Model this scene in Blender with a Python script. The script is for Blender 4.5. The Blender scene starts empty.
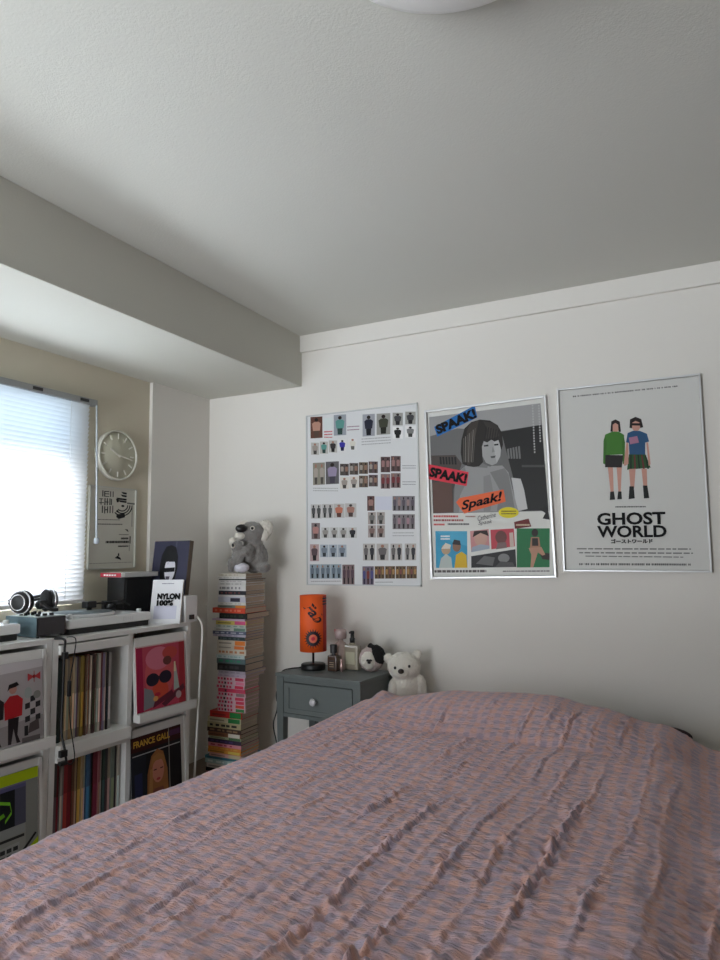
import bpy, bmesh, math, random
from mathutils import Vector, Matrix, noise
random.seed(7)
C = bpy.context.scene.collection
PI = math.pi
V = Vector

# ------------------------------------------------------------------ materials
def lin(c):
    return tuple((x/12.92 if x <= .04045 else ((x+.055)/1.055)**2.4) for x in c)
def srgb(r, g, b):
    return lin((r/255, g/255, b/255)) + (1,)
MATS = {}
def mat(name, col, rough=.6, metal=0, spec=.5, bump=0, bscale=200, var=0, vscale=8, trans=0, coat=0, stretch=None, sheen=0, transl=0):
    if name in MATS: return MATS[name]
    m = bpy.data.materials.new(name); m.use_nodes = True
    n = m.node_tree.nodes; l = m.node_tree.links; b = n['Principled BSDF']
    b.inputs['Base Color'].default_value = col
    b.inputs['Roughness'].default_value = rough
    b.inputs['Metallic'].default_value = metal
    b.inputs['Specular IOR Level'].default_value = spec
    b.inputs['Transmission Weight'].default_value = trans
    b.inputs['Coat Weight'].default_value = coat
    b.inputs['Sheen Weight'].default_value = sheen
    tc = n.new('ShaderNodeTexCoord')
    src = tc.outputs['Object']
    if stretch:
        mp = n.new('ShaderNodeMapping'); mp.inputs['Scale'].default_value = stretch
        l.new(src, mp.inputs['Vector']); src = mp.outputs['Vector']
    if var:
        t = n.new('ShaderNodeTexNoise'); t.inputs['Scale'].default_value = vscale; t.inputs['Detail'].default_value = 4
        l.new(src, t.inputs['Vector'])
        mx = n.new('ShaderNodeMix'); mx.data_type = 'RGBA'
        mx.inputs['A'].default_value = tuple(max(0, c*(1-var)) for c in col[:3]) + (1,)
        mx.inputs['B'].default_value = tuple(min(1, c*(1+var)) for c in col[:3]) + (1,)
        l.new(t.outputs['Fac'], mx.inputs['Factor']); l.new(mx.outputs['Result'], b.inputs['Base Color'])
    if bump:
        t = n.new('ShaderNodeTexNoise'); t.inputs['Scale'].default_value = bscale; t.inputs['Detail'].default_value = 3
        l.new(src, t.inputs['Vector'])
        bp = n.new('ShaderNodeBump'); bp.inputs['Strength'].default_value = bump; bp.inputs['Distance'].default_value = .004
        l.new(t.outputs['Fac'], bp.inputs['Height']); l.new(bp.outputs['Normal'], b.inputs['Normal'])
    if transl:
        tl = n.new('ShaderNodeBsdfTranslucent'); tl.inputs['Color'].default_value = col
        ms = n.new('ShaderNodeMixShader'); ms.inputs[0].default_value = transl
        l.new(b.outputs[0], ms.inputs[1]); l.new(tl.outputs[0], ms.inputs[2]); l.new(ms.outputs[0], n['Material Output'].inputs['Surface'])
    MATS[name] = m
    return m
def cm(r, g, b, rough=.55, **k):
    return mat('paint_%d_%d_%d_%d' % (r, g, b, rough*100), srgb(r, g, b), rough, **k)

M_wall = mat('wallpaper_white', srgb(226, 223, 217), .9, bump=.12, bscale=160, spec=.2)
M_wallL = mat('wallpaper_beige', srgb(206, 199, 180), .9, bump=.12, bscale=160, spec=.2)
M_ceil = mat('ceiling_paper', srgb(210, 210, 203), .95, bump=.22, bscale=170, spec=.1)
M_beam = mat('beam_paper', srgb(206, 205, 196), .9, bump=.12, bscale=160, spec=.2)
M_white = mat('white_laminate', srgb(224, 223, 220), .35, var=.02)
M_whitegloss = mat('white_plastic', srgb(228, 229, 228), .25, coat=.2)
M_black = mat('black_plastic', srgb(22, 22, 23), .4, bump=.05)
M_blackmatte = mat('black_matte', srgb(20, 20, 21), .8, bump=.1)
M_alu = mat('brushed_aluminium', srgb(216, 217, 218), .38, metal=.55)
M_chrome = mat('chrome', srgb(225, 225, 228), .08, metal=1)
M_grey = mat('grey_green_paint', srgb(104, 111, 110), .45, var=.04, bump=.03)
M_dark = mat('dark_gap', srgb(45, 48, 50), .6)
M_floor = mat('floor_wood', srgb(136, 120, 102), .45, var=.2, vscale=3, stretch=(12, 1, 1))
M_page = mat('page_edges', srgb(196, 178, 158), .9, var=.14, vscale=60, stretch=(1, 1, 12))
M_rubber = mat('cable_rubber', srgb(18, 18, 19), .55)
M_wcable = mat('white_cable', srgb(225, 224, 220), .45)
M_slat = mat('blind_slat', srgb(228, 230, 232), .4, transl=.30)
M_fur_g = mat('grey_plush', srgb(138, 135, 132), .95, bump=1, bscale=160, var=.25, vscale=70, sheen=.4)
M_fur_w = mat('white_plush', srgb(222, 217, 206), .95, bump=1, bscale=140, var=.12, vscale=60, sheen=.4)
M_fur_k = mat('black_plush', srgb(26, 25, 26), .9, bump=.7, bscale=150)
M_fur_p = mat('pink_grey_plush', srgb(190, 172, 168), .95, bump=.7, bscale=150)
M_ink = bpy.data.materials.new('printed_ink'); M_ink.use_nodes = True
_n = M_ink.node_tree.nodes; _a = _n.new('ShaderNodeAttribute'); _a.attribute_name = 'ink'
M_ink.node_tree.links.new(_a.outputs['Color'], _n['Principled BSDF'].inputs['Base Color'])
_n['Principled BSDF'].inputs['Roughness'].default_value = .45
_n['Principled BSDF'].inputs['Specular IOR Level'].default_value = .25
M_cover = bpy.data.materials.new('book_cover_ink'); M_cover.use_nodes = True
_n = M_cover.node_tree.nodes; _a = _n.new('ShaderNodeAttribute'); _a.attribute_name = 'ink'
M_cover.node_tree.links.new(_a.outputs['Color'], _n['Principled BSDF'].inputs['Base Color'])
_n['Principled BSDF'].inputs['Roughness'].default_value = .5

def glassmat(name, tint, white=0, rough=0):
    m = bpy.data.materials.new(name); m.use_nodes = True
    n = m.node_tree.nodes; l = m.node_tree.links; n.remove(n['Principled BSDF'])
    out = n['Material Output']
    tr = n.new('ShaderNodeBsdfTransparent'); tr.inputs['Color'].default_value = tint
    gl = n.new('ShaderNodeBsdfGlossy'); gl.inputs['Roughness'].default_value = .05
    mx = n.new('ShaderNodeMixShader'); fr = n.new('ShaderNodeFresnel'); fr.inputs['IOR'].default_value = 1.3
    l.new(fr.outputs[0], mx.inputs[0]); l.new(tr.outputs[0], mx.inputs[1]); l.new(gl.outputs[0], mx.inputs[2])
    last = mx.outputs[0]
    if white:
        tl = n.new('ShaderNodeBsdfTranslucent'); tl.inputs['Color'].default_value = (.8, .81, .82, 1)
        m2 = n.new('ShaderNodeMixShader'); m2.inputs[0].default_value = white
        l.new(last, m2.inputs[1]); l.new(tl.outputs[0], m2.inputs[2]); last = m2.outputs[0]
    l.new(last, out.inputs['Surface'])
    return m
M_glass = glassmat('window_glass', (.34, .39, .43, 1))
M_frost = glassmat('frosted_glass', (.62, .63, .64, 1), white=.3)

# ------------------------------------------------------------------ mesh builder
class MB:
    def __init__(s): s.v = []; s.f = []; s.mi = []; s.sm = []
    def add(s, vs, fs, mi=0, smooth=False, M=None):
        o = len(s.v)
        for p in vs:
            p = V(p); s.v.append(M @ p if M else p)
        for f in fs:
            s.f.append([o+i for i in f]); s.mi.append(mi); s.sm.append(smooth)
        return s
    def box(s, a, b, mi=0, M=None, bev=0):
        x0, y0, z0 = a; x1, y1, z1 = b
        if bev:
            bm = bmesh.new()
            bmesh.ops.create_cube(bm, size=1)
            for q in bm.verts:
                q.co = V(((q.co.x+.5)*(x1-x0)+x0, (q.co.y+.5)*(y1-y0)+y0, (q.co.z+.5)*(z1-z0)+z0))
            bmesh.ops.bevel(bm, geom=bm.edges[:], offset=bev, segments=2, profile=.6, affect='EDGES')
            bm.verts.index_update()
            s.add([q.co.copy() for q in bm.verts], [[q.index for q in f.verts] for f in bm.faces], mi, False, M)
            bm.free(); return s
        return s.add([(x0,y0,z0),(x1,y0,z0),(x1,y1,z0),(x0,y1,z0),(x0,y0,z1),(x1,y0,z1),(x1,y1,z1),(x0,y1,z1)],
              [(0,3,2,1),(4,5,6,7),(0,1,5,4),(1,2,6,5),(2,3,7,6),(3,0,4,7)], mi, False, M)
    def lathe(s, prof, c=(0,0,0), seg=28, mi=0, M=None, smooth=True):
        vs = []; fs = []; n = len(prof)
        for i in range(seg):
            a = 2*PI*i/seg
            for r, z in prof: vs.append((c[0]+r*math.cos(a), c[1]+r*math.sin(a), c[2]+z))
        for i in range(seg):
            j = (i+1) % seg
            for k in range(n-1): fs.append((i*n+k, j*n+k, j*n+k+1, i*n+k+1))
        fs.append([i*n for i in range(seg)][::-1]); fs.append([i*n+n-1 for i in range(seg)])
        return s.add(vs, fs, mi, smooth, M)
    def ell(s, c, r, mi=0, seg=20, rings=12, M=None):
        vs = [(c[0], c[1], c[2]-r[2])]; fs = []
        for i in range(1, rings):
            t = -PI/2+PI*i/rings
            for j in range(seg):
                a = 2*PI*j/seg
                vs.append((c[0]+r[0]*math.cos(t)*math.cos(a), c[1]+r[1]*math.cos(t)*math.sin(a), c[2]+r[2]*math.sin(t)))
        vs.append((c[0], c[1], c[2]+r[2])); T = len(vs)-1
        for j in range(seg):
            fs.append((0, 1+(j+1) % seg, 1+j))
            fs.append((T, T-seg+j, T-seg+(j+1) % seg))
        for i in range(rings-2):
            for j in range(seg):
                a = 1+i*seg+j; b = 1+i*seg+(j+1) % seg
                fs.append((a, b, b+seg, a+seg))
        return s.add(vs, fs, mi, True, M)
    def tube(s, pts, r, seg=8, mi=0, closed=False, M=None):
        pts = [V(p) for p in pts]; vs = []; fs = []; n = len(pts); up = None
        for i, p in enumerate(pts):
            t = (pts[(i+1) % n]-pts[i-1]) if closed else (pts[min(i+1, n-1)]-pts[max(i-1, 0)])
            t.normalize()
            if up is None: up = t.orthogonal()
            up = (up-t*up.dot(t)).normalized(); w = t.cross(up)
            for k in range(seg):
                a = 2*PI*k/seg; vs.append(p+(up*math.cos(a)+w*math.sin(a))*r)
        m = n if closed else n-1
        for i in range(m):
            for k in range(seg):
                a = i*seg+k; b = i*seg+(k+1) % seg; c = ((i+1) % n)*seg
                fs.append((a, b, c+(k+1) % seg, c+k))
        if not closed:
            fs.append(list(range(seg))[::-1]); fs.append([(n-1)*seg+k for k in range(seg)])
        return s.add(vs, fs, mi, True, M)
    def build(s, name, mats, parent=None, loc=None, rotz=0):
        me = bpy.data.meshes.new(name); me.from_pydata([tuple(v) for v in s.v], [], s.f)
        for m in (mats if isinstance(mats, (list, tuple)) else [mats]): me.materials.append(m)
        me.polygons.foreach_set('material_index', s.mi); me.polygons.foreach_set('use_smooth', s.sm)
        me.validate(); me.update()
        o = bpy.data.objects.new(name, me); C.objects.link(o)
        if parent: o.parent = parent
        if loc: o.location = loc
        o.rotation_euler.z = rotz
        return o
def smooth_path(pts, n=8):
    pts = [V(p) for p in pts]; out = []
    for i in range(len(pts)-1):
        p0 = pts[max(i-1, 0)]; p1 = pts[i]; p2 = pts[i+1]; p3 = pts[min(i+2, len(pts)-1)]
        for k in range(n):
            t = k/n
            out.append(.5*((2*p1)+(p2-p0)*t+(2*p0-5*p1+4*p2-p3)*t*t+(3*p1-p0-3*p2+p3)*t**3))
    out.append(pts[-1]); return out
def tag(o, label=None, cat=None, group=None, kind=None):
    if label: o['label'] = label
    if cat: o['category'] = cat
    if group: o['group'] = group
    if kind: o['kind'] = kind
    return o
def thing(name, label, cat, loc=(0,0,0), rotz=0, group=None):
    o = bpy.data.objects.new(name, None); C.objects.link(o); o.empty_display_size = .05
    o.location = loc; o.rotation_euler.z = rotz
    return tag(o, label, cat, group)
def struct(o, label):
    return tag(o, label, None, None, 'structure')
ORD = ['first','second','third','fourth','fifth','sixth','seventh','eighth','ninth','tenth','eleventh','twelfth','thirteenth','fourteenth','fifteenth','sixteenth','seventeenth','eighteenth','nineteenth','twentieth']
ORD += ['twenty-'+x for x in ORD[:9]] + ['thirtieth'] + ['thirty-'+x for x in ORD[:9]]

# ------------------------------------------------------------------ flat prints: coloured inks laid on a sheet facing local -Y
class Print:
    def __init__(s, W, H, quad=None): s.W = W; s.H = H; s.p = []; s.q = quad
    def uv(s, x, y):                                  # a point of the sheet given in the design's own drawing units
        (x0,y0),(x1,y1),(x2,y2),(x3,y3) = s.q         # TL TR BR BL
        u = v = .5
        for _ in range(12):
            xl = x3+(x0-x3)*v; xr = x2+(x1-x2)*v; u = (x-xl)/(xr-xl)
            yb = y3+(y2-y3)*u; yt = y0+(y1-y0)*u; v = (yb-y)/(yb-yt)
        return u, v
    def poly(s, pts, col, lay=1):
        if s.q: pts = [s.uv(*p) for p in pts]
        s.p.append(([(u*s.W-s.W/2, v*s.H) for u, v in pts], col, lay))
    def rect(s, x0, y0, x1, y1, col, lay=1): s.poly([(x0,y0),(x1,y0),(x1,y1),(x0,y1)], col, lay)
    def ell(s, cx, cy, rx, ry, col, lay=1, n=24, a0=0, rot=0):
        c, q = math.cos(rot), math.sin(rot)
        P = []
        for i in range(n):
            a = a0+2*PI*i/n; x = rx*math.cos(a); y = ry*math.sin(a)
            P.append((cx+x*c-y*q, cy+x*q+y*c))
        s.poly(P, col, lay)
    def lines(s, x0, x1, ys, col, h, gap=.35, lay=1, slope=0, rnd=None):   # rows of small type too fine to read
        rnd = rnd or random.Random(int(x0*7+ys[0]*13))
        for y in ys:
            x = x0
            while x < x1:
                w = (x1-x0)*rnd.uniform(.03, .1)
                e = min(x+w, x1)
                s.poly([(x, y+slope*(x-x0)), (e, y+slope*(e-x0)), (e, y+h+slope*(e-x0)), (x, y+h+slope*(x-x0))], col, lay)
                x = e+(x1-x0)*.012/gap*.35
    def photo(s, x0, y0, x1, y1, bg, cols, n=1, lay=1, slope=0, rnd=None):  # a small picture: backdrop and dressed figures
        rnd = rnd or random.Random(int(x0*3+y0*5))
        f = lambda x, y: (x, y+slope*(x-x0))
        s.poly([f(x0,y0), f(x1,y0), f(x1,y1), f(x0,y1)], bg, lay)
        w = (x1-x0)/n; h = y1-y0
        for i in range(n):
            c = cols[i % len(cols)]; cx = x0+w*(i+.5); sw = min(w*.36, abs(h)*.3)
            s.poly([f(cx-sw, y0+h*.32), f(cx-sw*.5, y0+h*.24), f(cx+sw*.5, y0+h*.24), f(cx+sw, y0+h*.32), f(cx+sw*.8, y0+h*.66), f(cx-sw*.8, y0+h*.66)], c, lay+1)
            s.poly([f(cx-sw*.6, y0+h*.66), f(cx+sw*.6, y0+h*.66), f(cx+sw*.5, y0+h*.96), f(cx-sw*.5, y0+h*.96)], tuple(q*.45 for q in c), lay+1)
            px = [(cx+sw*.42*math.cos(a*PI/5), y0+h*.15+h*.09*math.sin(a*PI/5)) for a in range(10)]
            s.poly([f(*q) for q in px], (.14, .1, .09) if rnd.random() < .7 else (.62, .45, .38), lay+2)
    def build(s, name, parent=None, base=(.85,.85,.84), loc=None, th=.0012):
        mb = MB(); W, H = s.W, s.H; cols = []
        mb.box((-W/2, 0, 0), (W/2, th, H)); cols += [base]*6
        for k, (pts, col, lay) in enumerate(s.p):
            y = -.00025*lay-.000002*(k % 100)
            a = sum(pts[i][0]*pts[(i+1) % len(pts)][1]-pts[(i+1) % len(pts)][0]*pts[i][1] for i in range(len(pts)))
            if a < 0: pts = pts[::-1]
            mb.add([(x, y, z) for x, z in pts], [list(range(len(pts)))]); cols.append(col)
        o = mb.build(name, M_ink, parent, loc)
        at = o.data.attributes.new('ink', 'FLOAT_COLOR', 'FACE')
        for i, c in enumerate(cols[:len(o.data.polygons)]): at.data[i].color = lin(c[:3])+(1,)
        return o
def text_mesh(s, x0, x1, z0, z1, y, bold=0, rot=0, shear=0):
    cu = bpy.data.curves.new('txt', 'FONT'); cu.body = s; cu.size = 1; cu.offset = bold; cu.shear = shear; cu.resolution_u = 3
    o = bpy.data.objects.new('txt', cu)
    me = bpy.data.meshes.new_from_object(o); bpy.data.objects.remove(o)
    vs = [v.co.copy() for v in me.vertices]; fs = [list(p.vertices) for p in me.polygons]
    bpy.data.meshes.remove(me)
    if not vs: return [], []
    ax = min(v.x for v in vs); bx = max(v.x for v in vs); ay = min(v.y for v in vs); by = max(v.y for v in vs)
    cx, cz = (x0+x1)/2, (z0+z1)/2; out = []
    for v in vs:
        a = (v.x-ax)/(bx-ax)*(x1-x0)-(x1-x0)/2; b = (v.y-ay)/(by-ay)*(z1-z0)-(z1-z0)/2
        out.append((cx+a*math.cos(rot)-b*math.sin(rot), y, cz+a*math.sin(rot)+b*math.cos(rot)))
    fixed = []
    for f in fs:
        n = (V(out[f[1]])-V(out[f[0]])).cross(V(out[f[2]])-V(out[f[1]]))
        fixed.append(f if n.y <= 0 else f[::-1])
    return out, fixed
def lettering(name, items, parent, mats, loc=None):
    out = []
    for it in items:
        mb = MB(); vs, fs = text_mesh(*it[:6], **(it[7] if len(it) > 7 else {}))
        mb.add(vs, fs, 0); out.append(mb.build(name, mats[it[6]], parent, loc))
    return out

# ================================================================== THE ROOM
HC = 1.18; CEIL = 2.426; YB = 3.243; XL = -2.66; XR = 1.75; YR = -1.7
mb = MB(); mb.box((XL-.2, YR-.2, -.1), (XR+.2, YB+.2, 0)); struct(mb.build('floor', M_floor), 'wooden floor of the bedroom')
mb = MB(); mb.box((XL-.2, YR-.2, CEIL), (XR+.2, YB+.2, CEIL+.1)); struct(mb.build('ceiling', M_ceil), 'off-white papered ceiling')
mb = MB(); mb.box((XL-.2, YB, 0), (XR+.2, YB+.15, CEIL)); struct(mb.build('wall_back', M_wall), 'white wall behind the bed')
mb = MB(); mb.box((XR, YR, 0), (XR+.15, YB, CEIL)); struct(mb.build('wall_right', mat('low_bounce_brown', srgb(104, 92, 80), .6, var=.1, vscale=4)), 'unseen wall on the right, coloured dark to cut bounce')  # unseen wall made dark brown to cut light bounced onto the beam front
VX0, VX1, VZ1 = -2.56, -1.0, 2.02
mb = MB(); mb.box((XL, YR-.15, 0), (VX0, YR, CEIL)); mb.box((VX1, YR-.15, 0), (XR, YR, CEIL)); mb.box((VX0, YR-.15, VZ1), (VX1, YR, CEIL)); struct(mb.build('wall_rear', M_wall), 'white wall behind the camera')
WY0, WY1, WZ0, WZ1 = .0, 2.275, .95, 1.93
mb = MB()
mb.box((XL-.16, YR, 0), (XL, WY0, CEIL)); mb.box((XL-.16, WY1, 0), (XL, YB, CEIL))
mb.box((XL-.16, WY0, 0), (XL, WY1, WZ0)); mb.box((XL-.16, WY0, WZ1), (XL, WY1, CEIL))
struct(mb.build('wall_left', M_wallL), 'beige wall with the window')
# window: aluminium sash, clear upper pane, frosted lower pane
mb = MB()
fx0, fx1 = XL-.12, XL-.07
for a, b in (((fx0, WY0, WZ0), (fx1, WY0+.05, WZ1)), ((fx0, WY1-.055, WZ0), (fx1, WY1, WZ1)), ((fx0, WY0, WZ0), (fx1, WY1, WZ0+.05)),
             ((fx0, WY0, WZ1-.05), (fx1, WY1, WZ1)), ((fx0, 1.1, WZ0), (fx1, 1.15, WZ1)), ((fx0, 1.1, 1.605), (fx1, WY1, 1.63))):
    mb.box(a, b)
win = struct(mb.build('window_1', M_alu), 'aluminium framed window behind the blind')
mb = MB(); mb.box((XL-.097, 1.15, 1.63), (XL-.094, WY1-.055, WZ1-.05)); mb.build('upper_pane', M_glass, win)
mb = MB(); mb.box((XL-.097, 1.15, WZ0+.05), (XL-.094, WY1-.055, 1.605)); mb.build('frosted_pane', M_frost, win)
mb = MB(); mb.box((XL-.097, WY0+.05, WZ0+.05), (XL-.094, 1.1, WZ1-.05)); mb.build('clear_pane', glassmat('clear_glass', (.28, .29, .30, 1)), win)
mb = MB()
g0, g1 = YR-.12, YR-.07
for a, b in (((VX0, g0, 0), (VX0+.05, g1, VZ1)), ((VX1-.05, g0, 0), (VX1, g1, VZ1)), ((VX0, g0, 0), (VX1, g1, .06)), ((VX0, g0, VZ1-.05), (VX1, g1, VZ1)), ((-1.8, g0, 0), (-1.75, g1, VZ1))): mb.box(a, b)
w2 = struct(mb.build('window_fill', M_alu), 'tall unseen window added behind the camera for fill light')  # unseen window added so daylight reaches the fronts facing the camera
mb = MB(); mb.box((VX0+.05, YR-.097, .06), (VX1-.05, YR-.094, VZ1-.05)); mb.build('pane', glassmat('fill_window_glass', (.56, .57, .58, 1)), w2)
# ceiling beam over the window side, shallow step along the back wall, corner pillar
BX, BZ = -1.973, 2.131
mb = MB(); mb.box((XL, YR, BZ), (BX, YB, CEIL), bev=.003); struct(mb.build('trim_1', M_beam), 'deep boxed ceiling beam above the window')
mb = MB(); mb.box((BX, YB-.022, 2.328), (XR, YB, CEIL), bev=.003); struct(mb.build('trim_2', M_wall), 'shallow step between back wall and ceiling')
mb = MB(); mb.box((XL, 2.755, 0), (XL+.022, YB, BZ)); struct(mb.build('trim_3', M_wall), 'slim white pillar in the corner')
mb = MB(); mb.box((XL+.022, YB-.012, 0), (XR, YB, .06)); struct(mb.build('baseboard_back', M_white), 'white baseboard')
mb = MB(); mb.box((XL, YR, 0), (XL+.012, 2.755, .06)); struct(mb.build('baseboard_left', M_white), 'white baseboard')

# ceiling lamp
t = thing('ceiling_light', 'round white disc lamp on the ceiling at the top edge of the picture', 'ceiling light', (-.33, 1.06, CEIL))
mb = MB(); mb.lathe([(.13, -.02), (.13, 0)]); mb.build('mount', M_white, t)
mb = MB(); mb.lathe([(0.02, -.1), (.15, -.098), (.24, -.085), (.275, -.06), (.283, -.04), (.275, -.022), (.1, -.018)], seg=64)
mb.build('diffuser', mat('acrylic_diffuser', srgb(236, 236, 234), .35), t)

# ================================================================== BLIND
t = thing('window_blind', 'white slatted venetian blind pulled down over the window', 'blind', (XL, 0, 0))
BY0, BY1 = 1.14, 2.315
mb = MB(); mb.box((.012, BY0, 1.915), (.05, BY1+.035, 1.945), bev=.002)
for k in range(5): mb.box((.05, BY1-.02-.26*k-.05, 1.924), (.053, BY1-.02-.26*k, 1.938), 1)
mb.build('headrail', [mat('headrail_grey', srgb(150, 151, 150), .4, metal=.3), M_black], t)
mb = MB(); n = 44; pitch = (1.905-.985)/n
for k in range(n+1):
    z = .985+pitch*k; a = math.radians(63)
    pts = []
    for q in (-1, -.5, 0, .5, 1):
        d = q*.0128; pts.append((.031+d*math.cos(a), z+d*math.sin(a)+.0012*(1-q*q)))
    vs = [(x, BY0, zz) for x, zz in pts]+[(x, BY1, zz) for x, zz in pts]
    mb.add(vs, [(i, i+1, i+6, i+5) for i in range(4)], 0, True)
mb.build('slats', M_slat, t)
mb = MB(); mb.box((.02, BY0, .958), (.042, BY1, .975), bev=.003); mb.build('bottom_rail', M_white, t)
for y in (2.20, 1.72, 1.24):
    for x in (.0185, .0435):
        mb = MB(); mb.tube([(x, y, .97), (x, y, 1.915)], .0008, 5); mb.build('ladder_cord', M_wcable, t)
mb = MB(); mb.tube([(.06, 2.335, 1.915), (.064, 2.345, 1.55), (.066, 2.352, 1.262)], .0045, 8)
mb.lathe([(.004, 1.235), (.013, 1.24), (.013, 1.262), (.005, 1.268)], c=(.066, 2.353, 0), seg=12)
mb.build('tilt_wand', mat('clear_wand', srgb(190, 198, 206), .2, coat=.5), t)

# ================================================================== CLOCK AND SMALL POSTER ON THE WINDOW WALL
t = thing('wall_clock', 'round cream wall clock beside the window', 'clock', (XL, 2.513, 1.692), PI/2)
R90 = Matrix.Rotation(PI/2, 4, 'X')
mb = MB(); mb.lathe([(.128, -.001), (.13, .012), (.13, .03), (.126, .034), (.121, .03), (.121, .022)], seg=56, M=R90)
mb.build('rim', mat('clock_rim', srgb(214, 212, 200), .35), t)
mb = MB(); mb.lathe([(.121, .018), (.121, .024)], seg=56, M=R90); mb.build('dial', mat('clock_dial', srgb(206, 204, 184), .6), t)
for k in range(12):
    mb = MB(); Mk = Matrix.Rotation(k*PI/6, 4, 'Y')
    mb.box((-.0035, -.0265, .085), (.0035, -.0242, .112), M=Mk); mb.build('hour_mark', mat('pale_marks', srgb(238, 237, 228), .4), t)
mb = MB(); mb.box((-.004, -.029, -.015), (.004, -.027, .06), M=Matrix.Rotation(math.radians(-62), 4, 'Y')); mb.build('hour_hand', mat('hand_cream', srgb(232, 230, 220), .4), t)
mb = MB(); mb.box((-.0025, -.032, -.02), (.0025, -.030, .095), M=Matrix.Rotation(math.radians(100), 4, 'Y')); mb.build('minute_hand', mat('hand_cream', srgb(232, 230, 220), .4), t)

t = thing('framed_poster', 'small clear-framed cream poster with black figure under the clock', 'poster', (XL, 2.508, 1.112), PI/2)
mb = MB(); W, H = .31, .415
for a, b in (((-W/2, -.014, 0), (-W/2+.006, 0, H)), ((W/2-.006, -.014, 0), (W/2, 0, H)), ((-W/2, -.014, 0), (W/2, 0, .006)), ((-W/2, -.014, H-.006), (W/2, 0, H))): mb.box(a, b)
mb.build('frame', mat('pale_frame', srgb(196, 196, 188), .3), t)
P = Print(W-.012, H-.012, [(22, 50), (515, 68), (512, 890), (22, 885)])
K = (.08, .08, .08); G = (.42, .42, .4)
for (x0, y0, x1, y1) in ((150,85,162,150),(170,90,182,150),(182,90,225,100),(182,115,225,124),(182,142,225,150),(262,90,272,150),(235,90,245,150),
                        (120,170,160,178),(135,170,145,235),(175,165,187,240),(187,200,220,210),(200,165,212,240),(245,170,256,235),(228,165,240,235),
                        (120,210,170,218),(150,245,162,320),(175,250,187,325),(205,250,217,320),(232,245,244,320),(262,240,272,320),(187,280,205,292)):
    P.rect(x0, y0, x1, y1, (.25,.25,.24))
for cy, x0 in ((100, 355), (130, 350), (165, 305), (190, 325)): P.poly([(x0, cy-12), (420, cy-4), (418, cy+16), (x0+20, cy+10)], K)
P.poly([(300,165),(325,160),(335,200),(310,205)], K)
for k, r in enumerate((70, 95, 120)):
    pts = [(370+r*math.cos(a), 230+r*math.sin(a)) for a in [i*PI/16 for i in range(0, 13)]]
    pts += [(370+(r-12)*math.cos(a), 230+(r-12)*math.sin(a)) for a in [i*PI/16 for i in range(12, -1, -1)]]
    for i in range(12): P.poly([pts[i], pts[i+1], pts[24-i], pts[25-i]], K)
P.poly([(310,330),(400,320),(405,360),(335,380),(308,360)], K); P.ell(318, 298, 14, 12, K); P.ell(378, 240, 18, 12, K)
P.poly([(425,200),(520,205),(520,222),(425,216)], G)
P.lines(112, 350, [385], G, 8); P.lines(112, 380, [430], G, 12)
P.rect(482, 250, 490, 460, G); P.rect(462, 560, 474, 640, K); P.rect(458, 650, 464, 720, G)
P.poly([(405,485),(440,490),(450,520),(430,505)], K)
P.lines(340, 450, [540], G, 8); P.lines(365, 450, [575], K, 20); P.lines(200, 455, [610], K, 24); P.lines(335, 450, [660], K, 14)
P.poly([(300,790),(330,765),(365,790),(372,812),(340,800)], K); P.rect(335, 740, 350, 770, K)
P.lines(40, 500, [835], (.55,.53,.5), 6)
P.build('print', t, (.80, .79, .745), (0, -.004, .006))

# ================================================================== POSTERS ON THE BACK WALL
# large sheet of little outfit photographs
Q1 = [(50,120), (555,50), (575,900), (45,890)]
W, H = .682, .955
t = thing('poster', 'large unframed white poster of many small outfit photos', 'poster', (-1.602, YB-.0015, 1.002))
P = Print(W, H, Q1)
br, dg, tl, gy, lg, pk, nv, cr = (.38,.24,.2), (.16,.16,.18), (.35,.58,.55), (.5,.5,.5), (.75,.76,.78), (.7,.5,.48), (.14,.15,.22), (.8,.76,.7)
P.photo(70,125,128,225, br, [(.72,.55,.48)], slope=-.08); P.photo(182,113,240,210, (.6,.62,.65), [tl], slope=-.08)
P.lines(135,175,[190,203],(.75,.3,.35),6,slope=-.08); P.lines(245,300,[165,180],(.6,.5,.55),5,slope=-.08); P.lines(135,175,[215],(.75,.4,.42),5)
P.poly([(135,130),(180,124),(180,180),(135,186)], (.84,.87,.87)); 
for i, (x, c) in enumerate(((72,(.62,.58,.55)),(115,tl),(158,(.2,.18,.18)),(202,(.22,.2,.62)),(250,(.85,.84,.8)))):
    P.photo(x, 244-i*6, x+39, 300-i*6, (.72,.71,.69) if i < 3 else (.88,.88,.88), [c])
P.photo(315,108,370,212,(.62,.63,.66),[nv],slope=-.08); P.photo(378,104,438,204,(.6,.6,.58),[(.24,.25,.2)],slope=-.08)
for x in (448,502):
    P.photo(x,98-(x-448)*.1,x+44,158-(x-448)*.1,(.62,.62,.6),[(.25,.25,.27)]); P.photo(x,165-(x-448)*.1,x+44,220-(x-448)*.1,(.92,.92,.92),[K if x < 500 else (.5,.5,.5)])
P.lines(310,440,[222,235,248],(.65,.65,.66),4,slope=-.08)
P.photo(80,338,138,440,(.55,.53,.48),[(.66,.62,.58)],n=2,slope=-.06); P.photo(142,332,205,436,(.38,.37,.38),[(.6,.55,.66)],slope=-.06)
P.lines(80,200,[452,463],(.66,.66,.66),4)
for r in range(2):
    for c in range(4):
        P.photo(210+c*44,340-c*4+r*62,251+c*44,394-c*4+r*62,[(.3,.27,.26),(.36,.33,.3),(.4,.34,.28),(.36,.3,.3)][c] if r == 0 or c > 1 else (.85,.83,.8),[(.62,.58,.55),(.55,.42,.36),(.68,.55,.42)],n=2 if r == 0 or c > 1 else 1)
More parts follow.
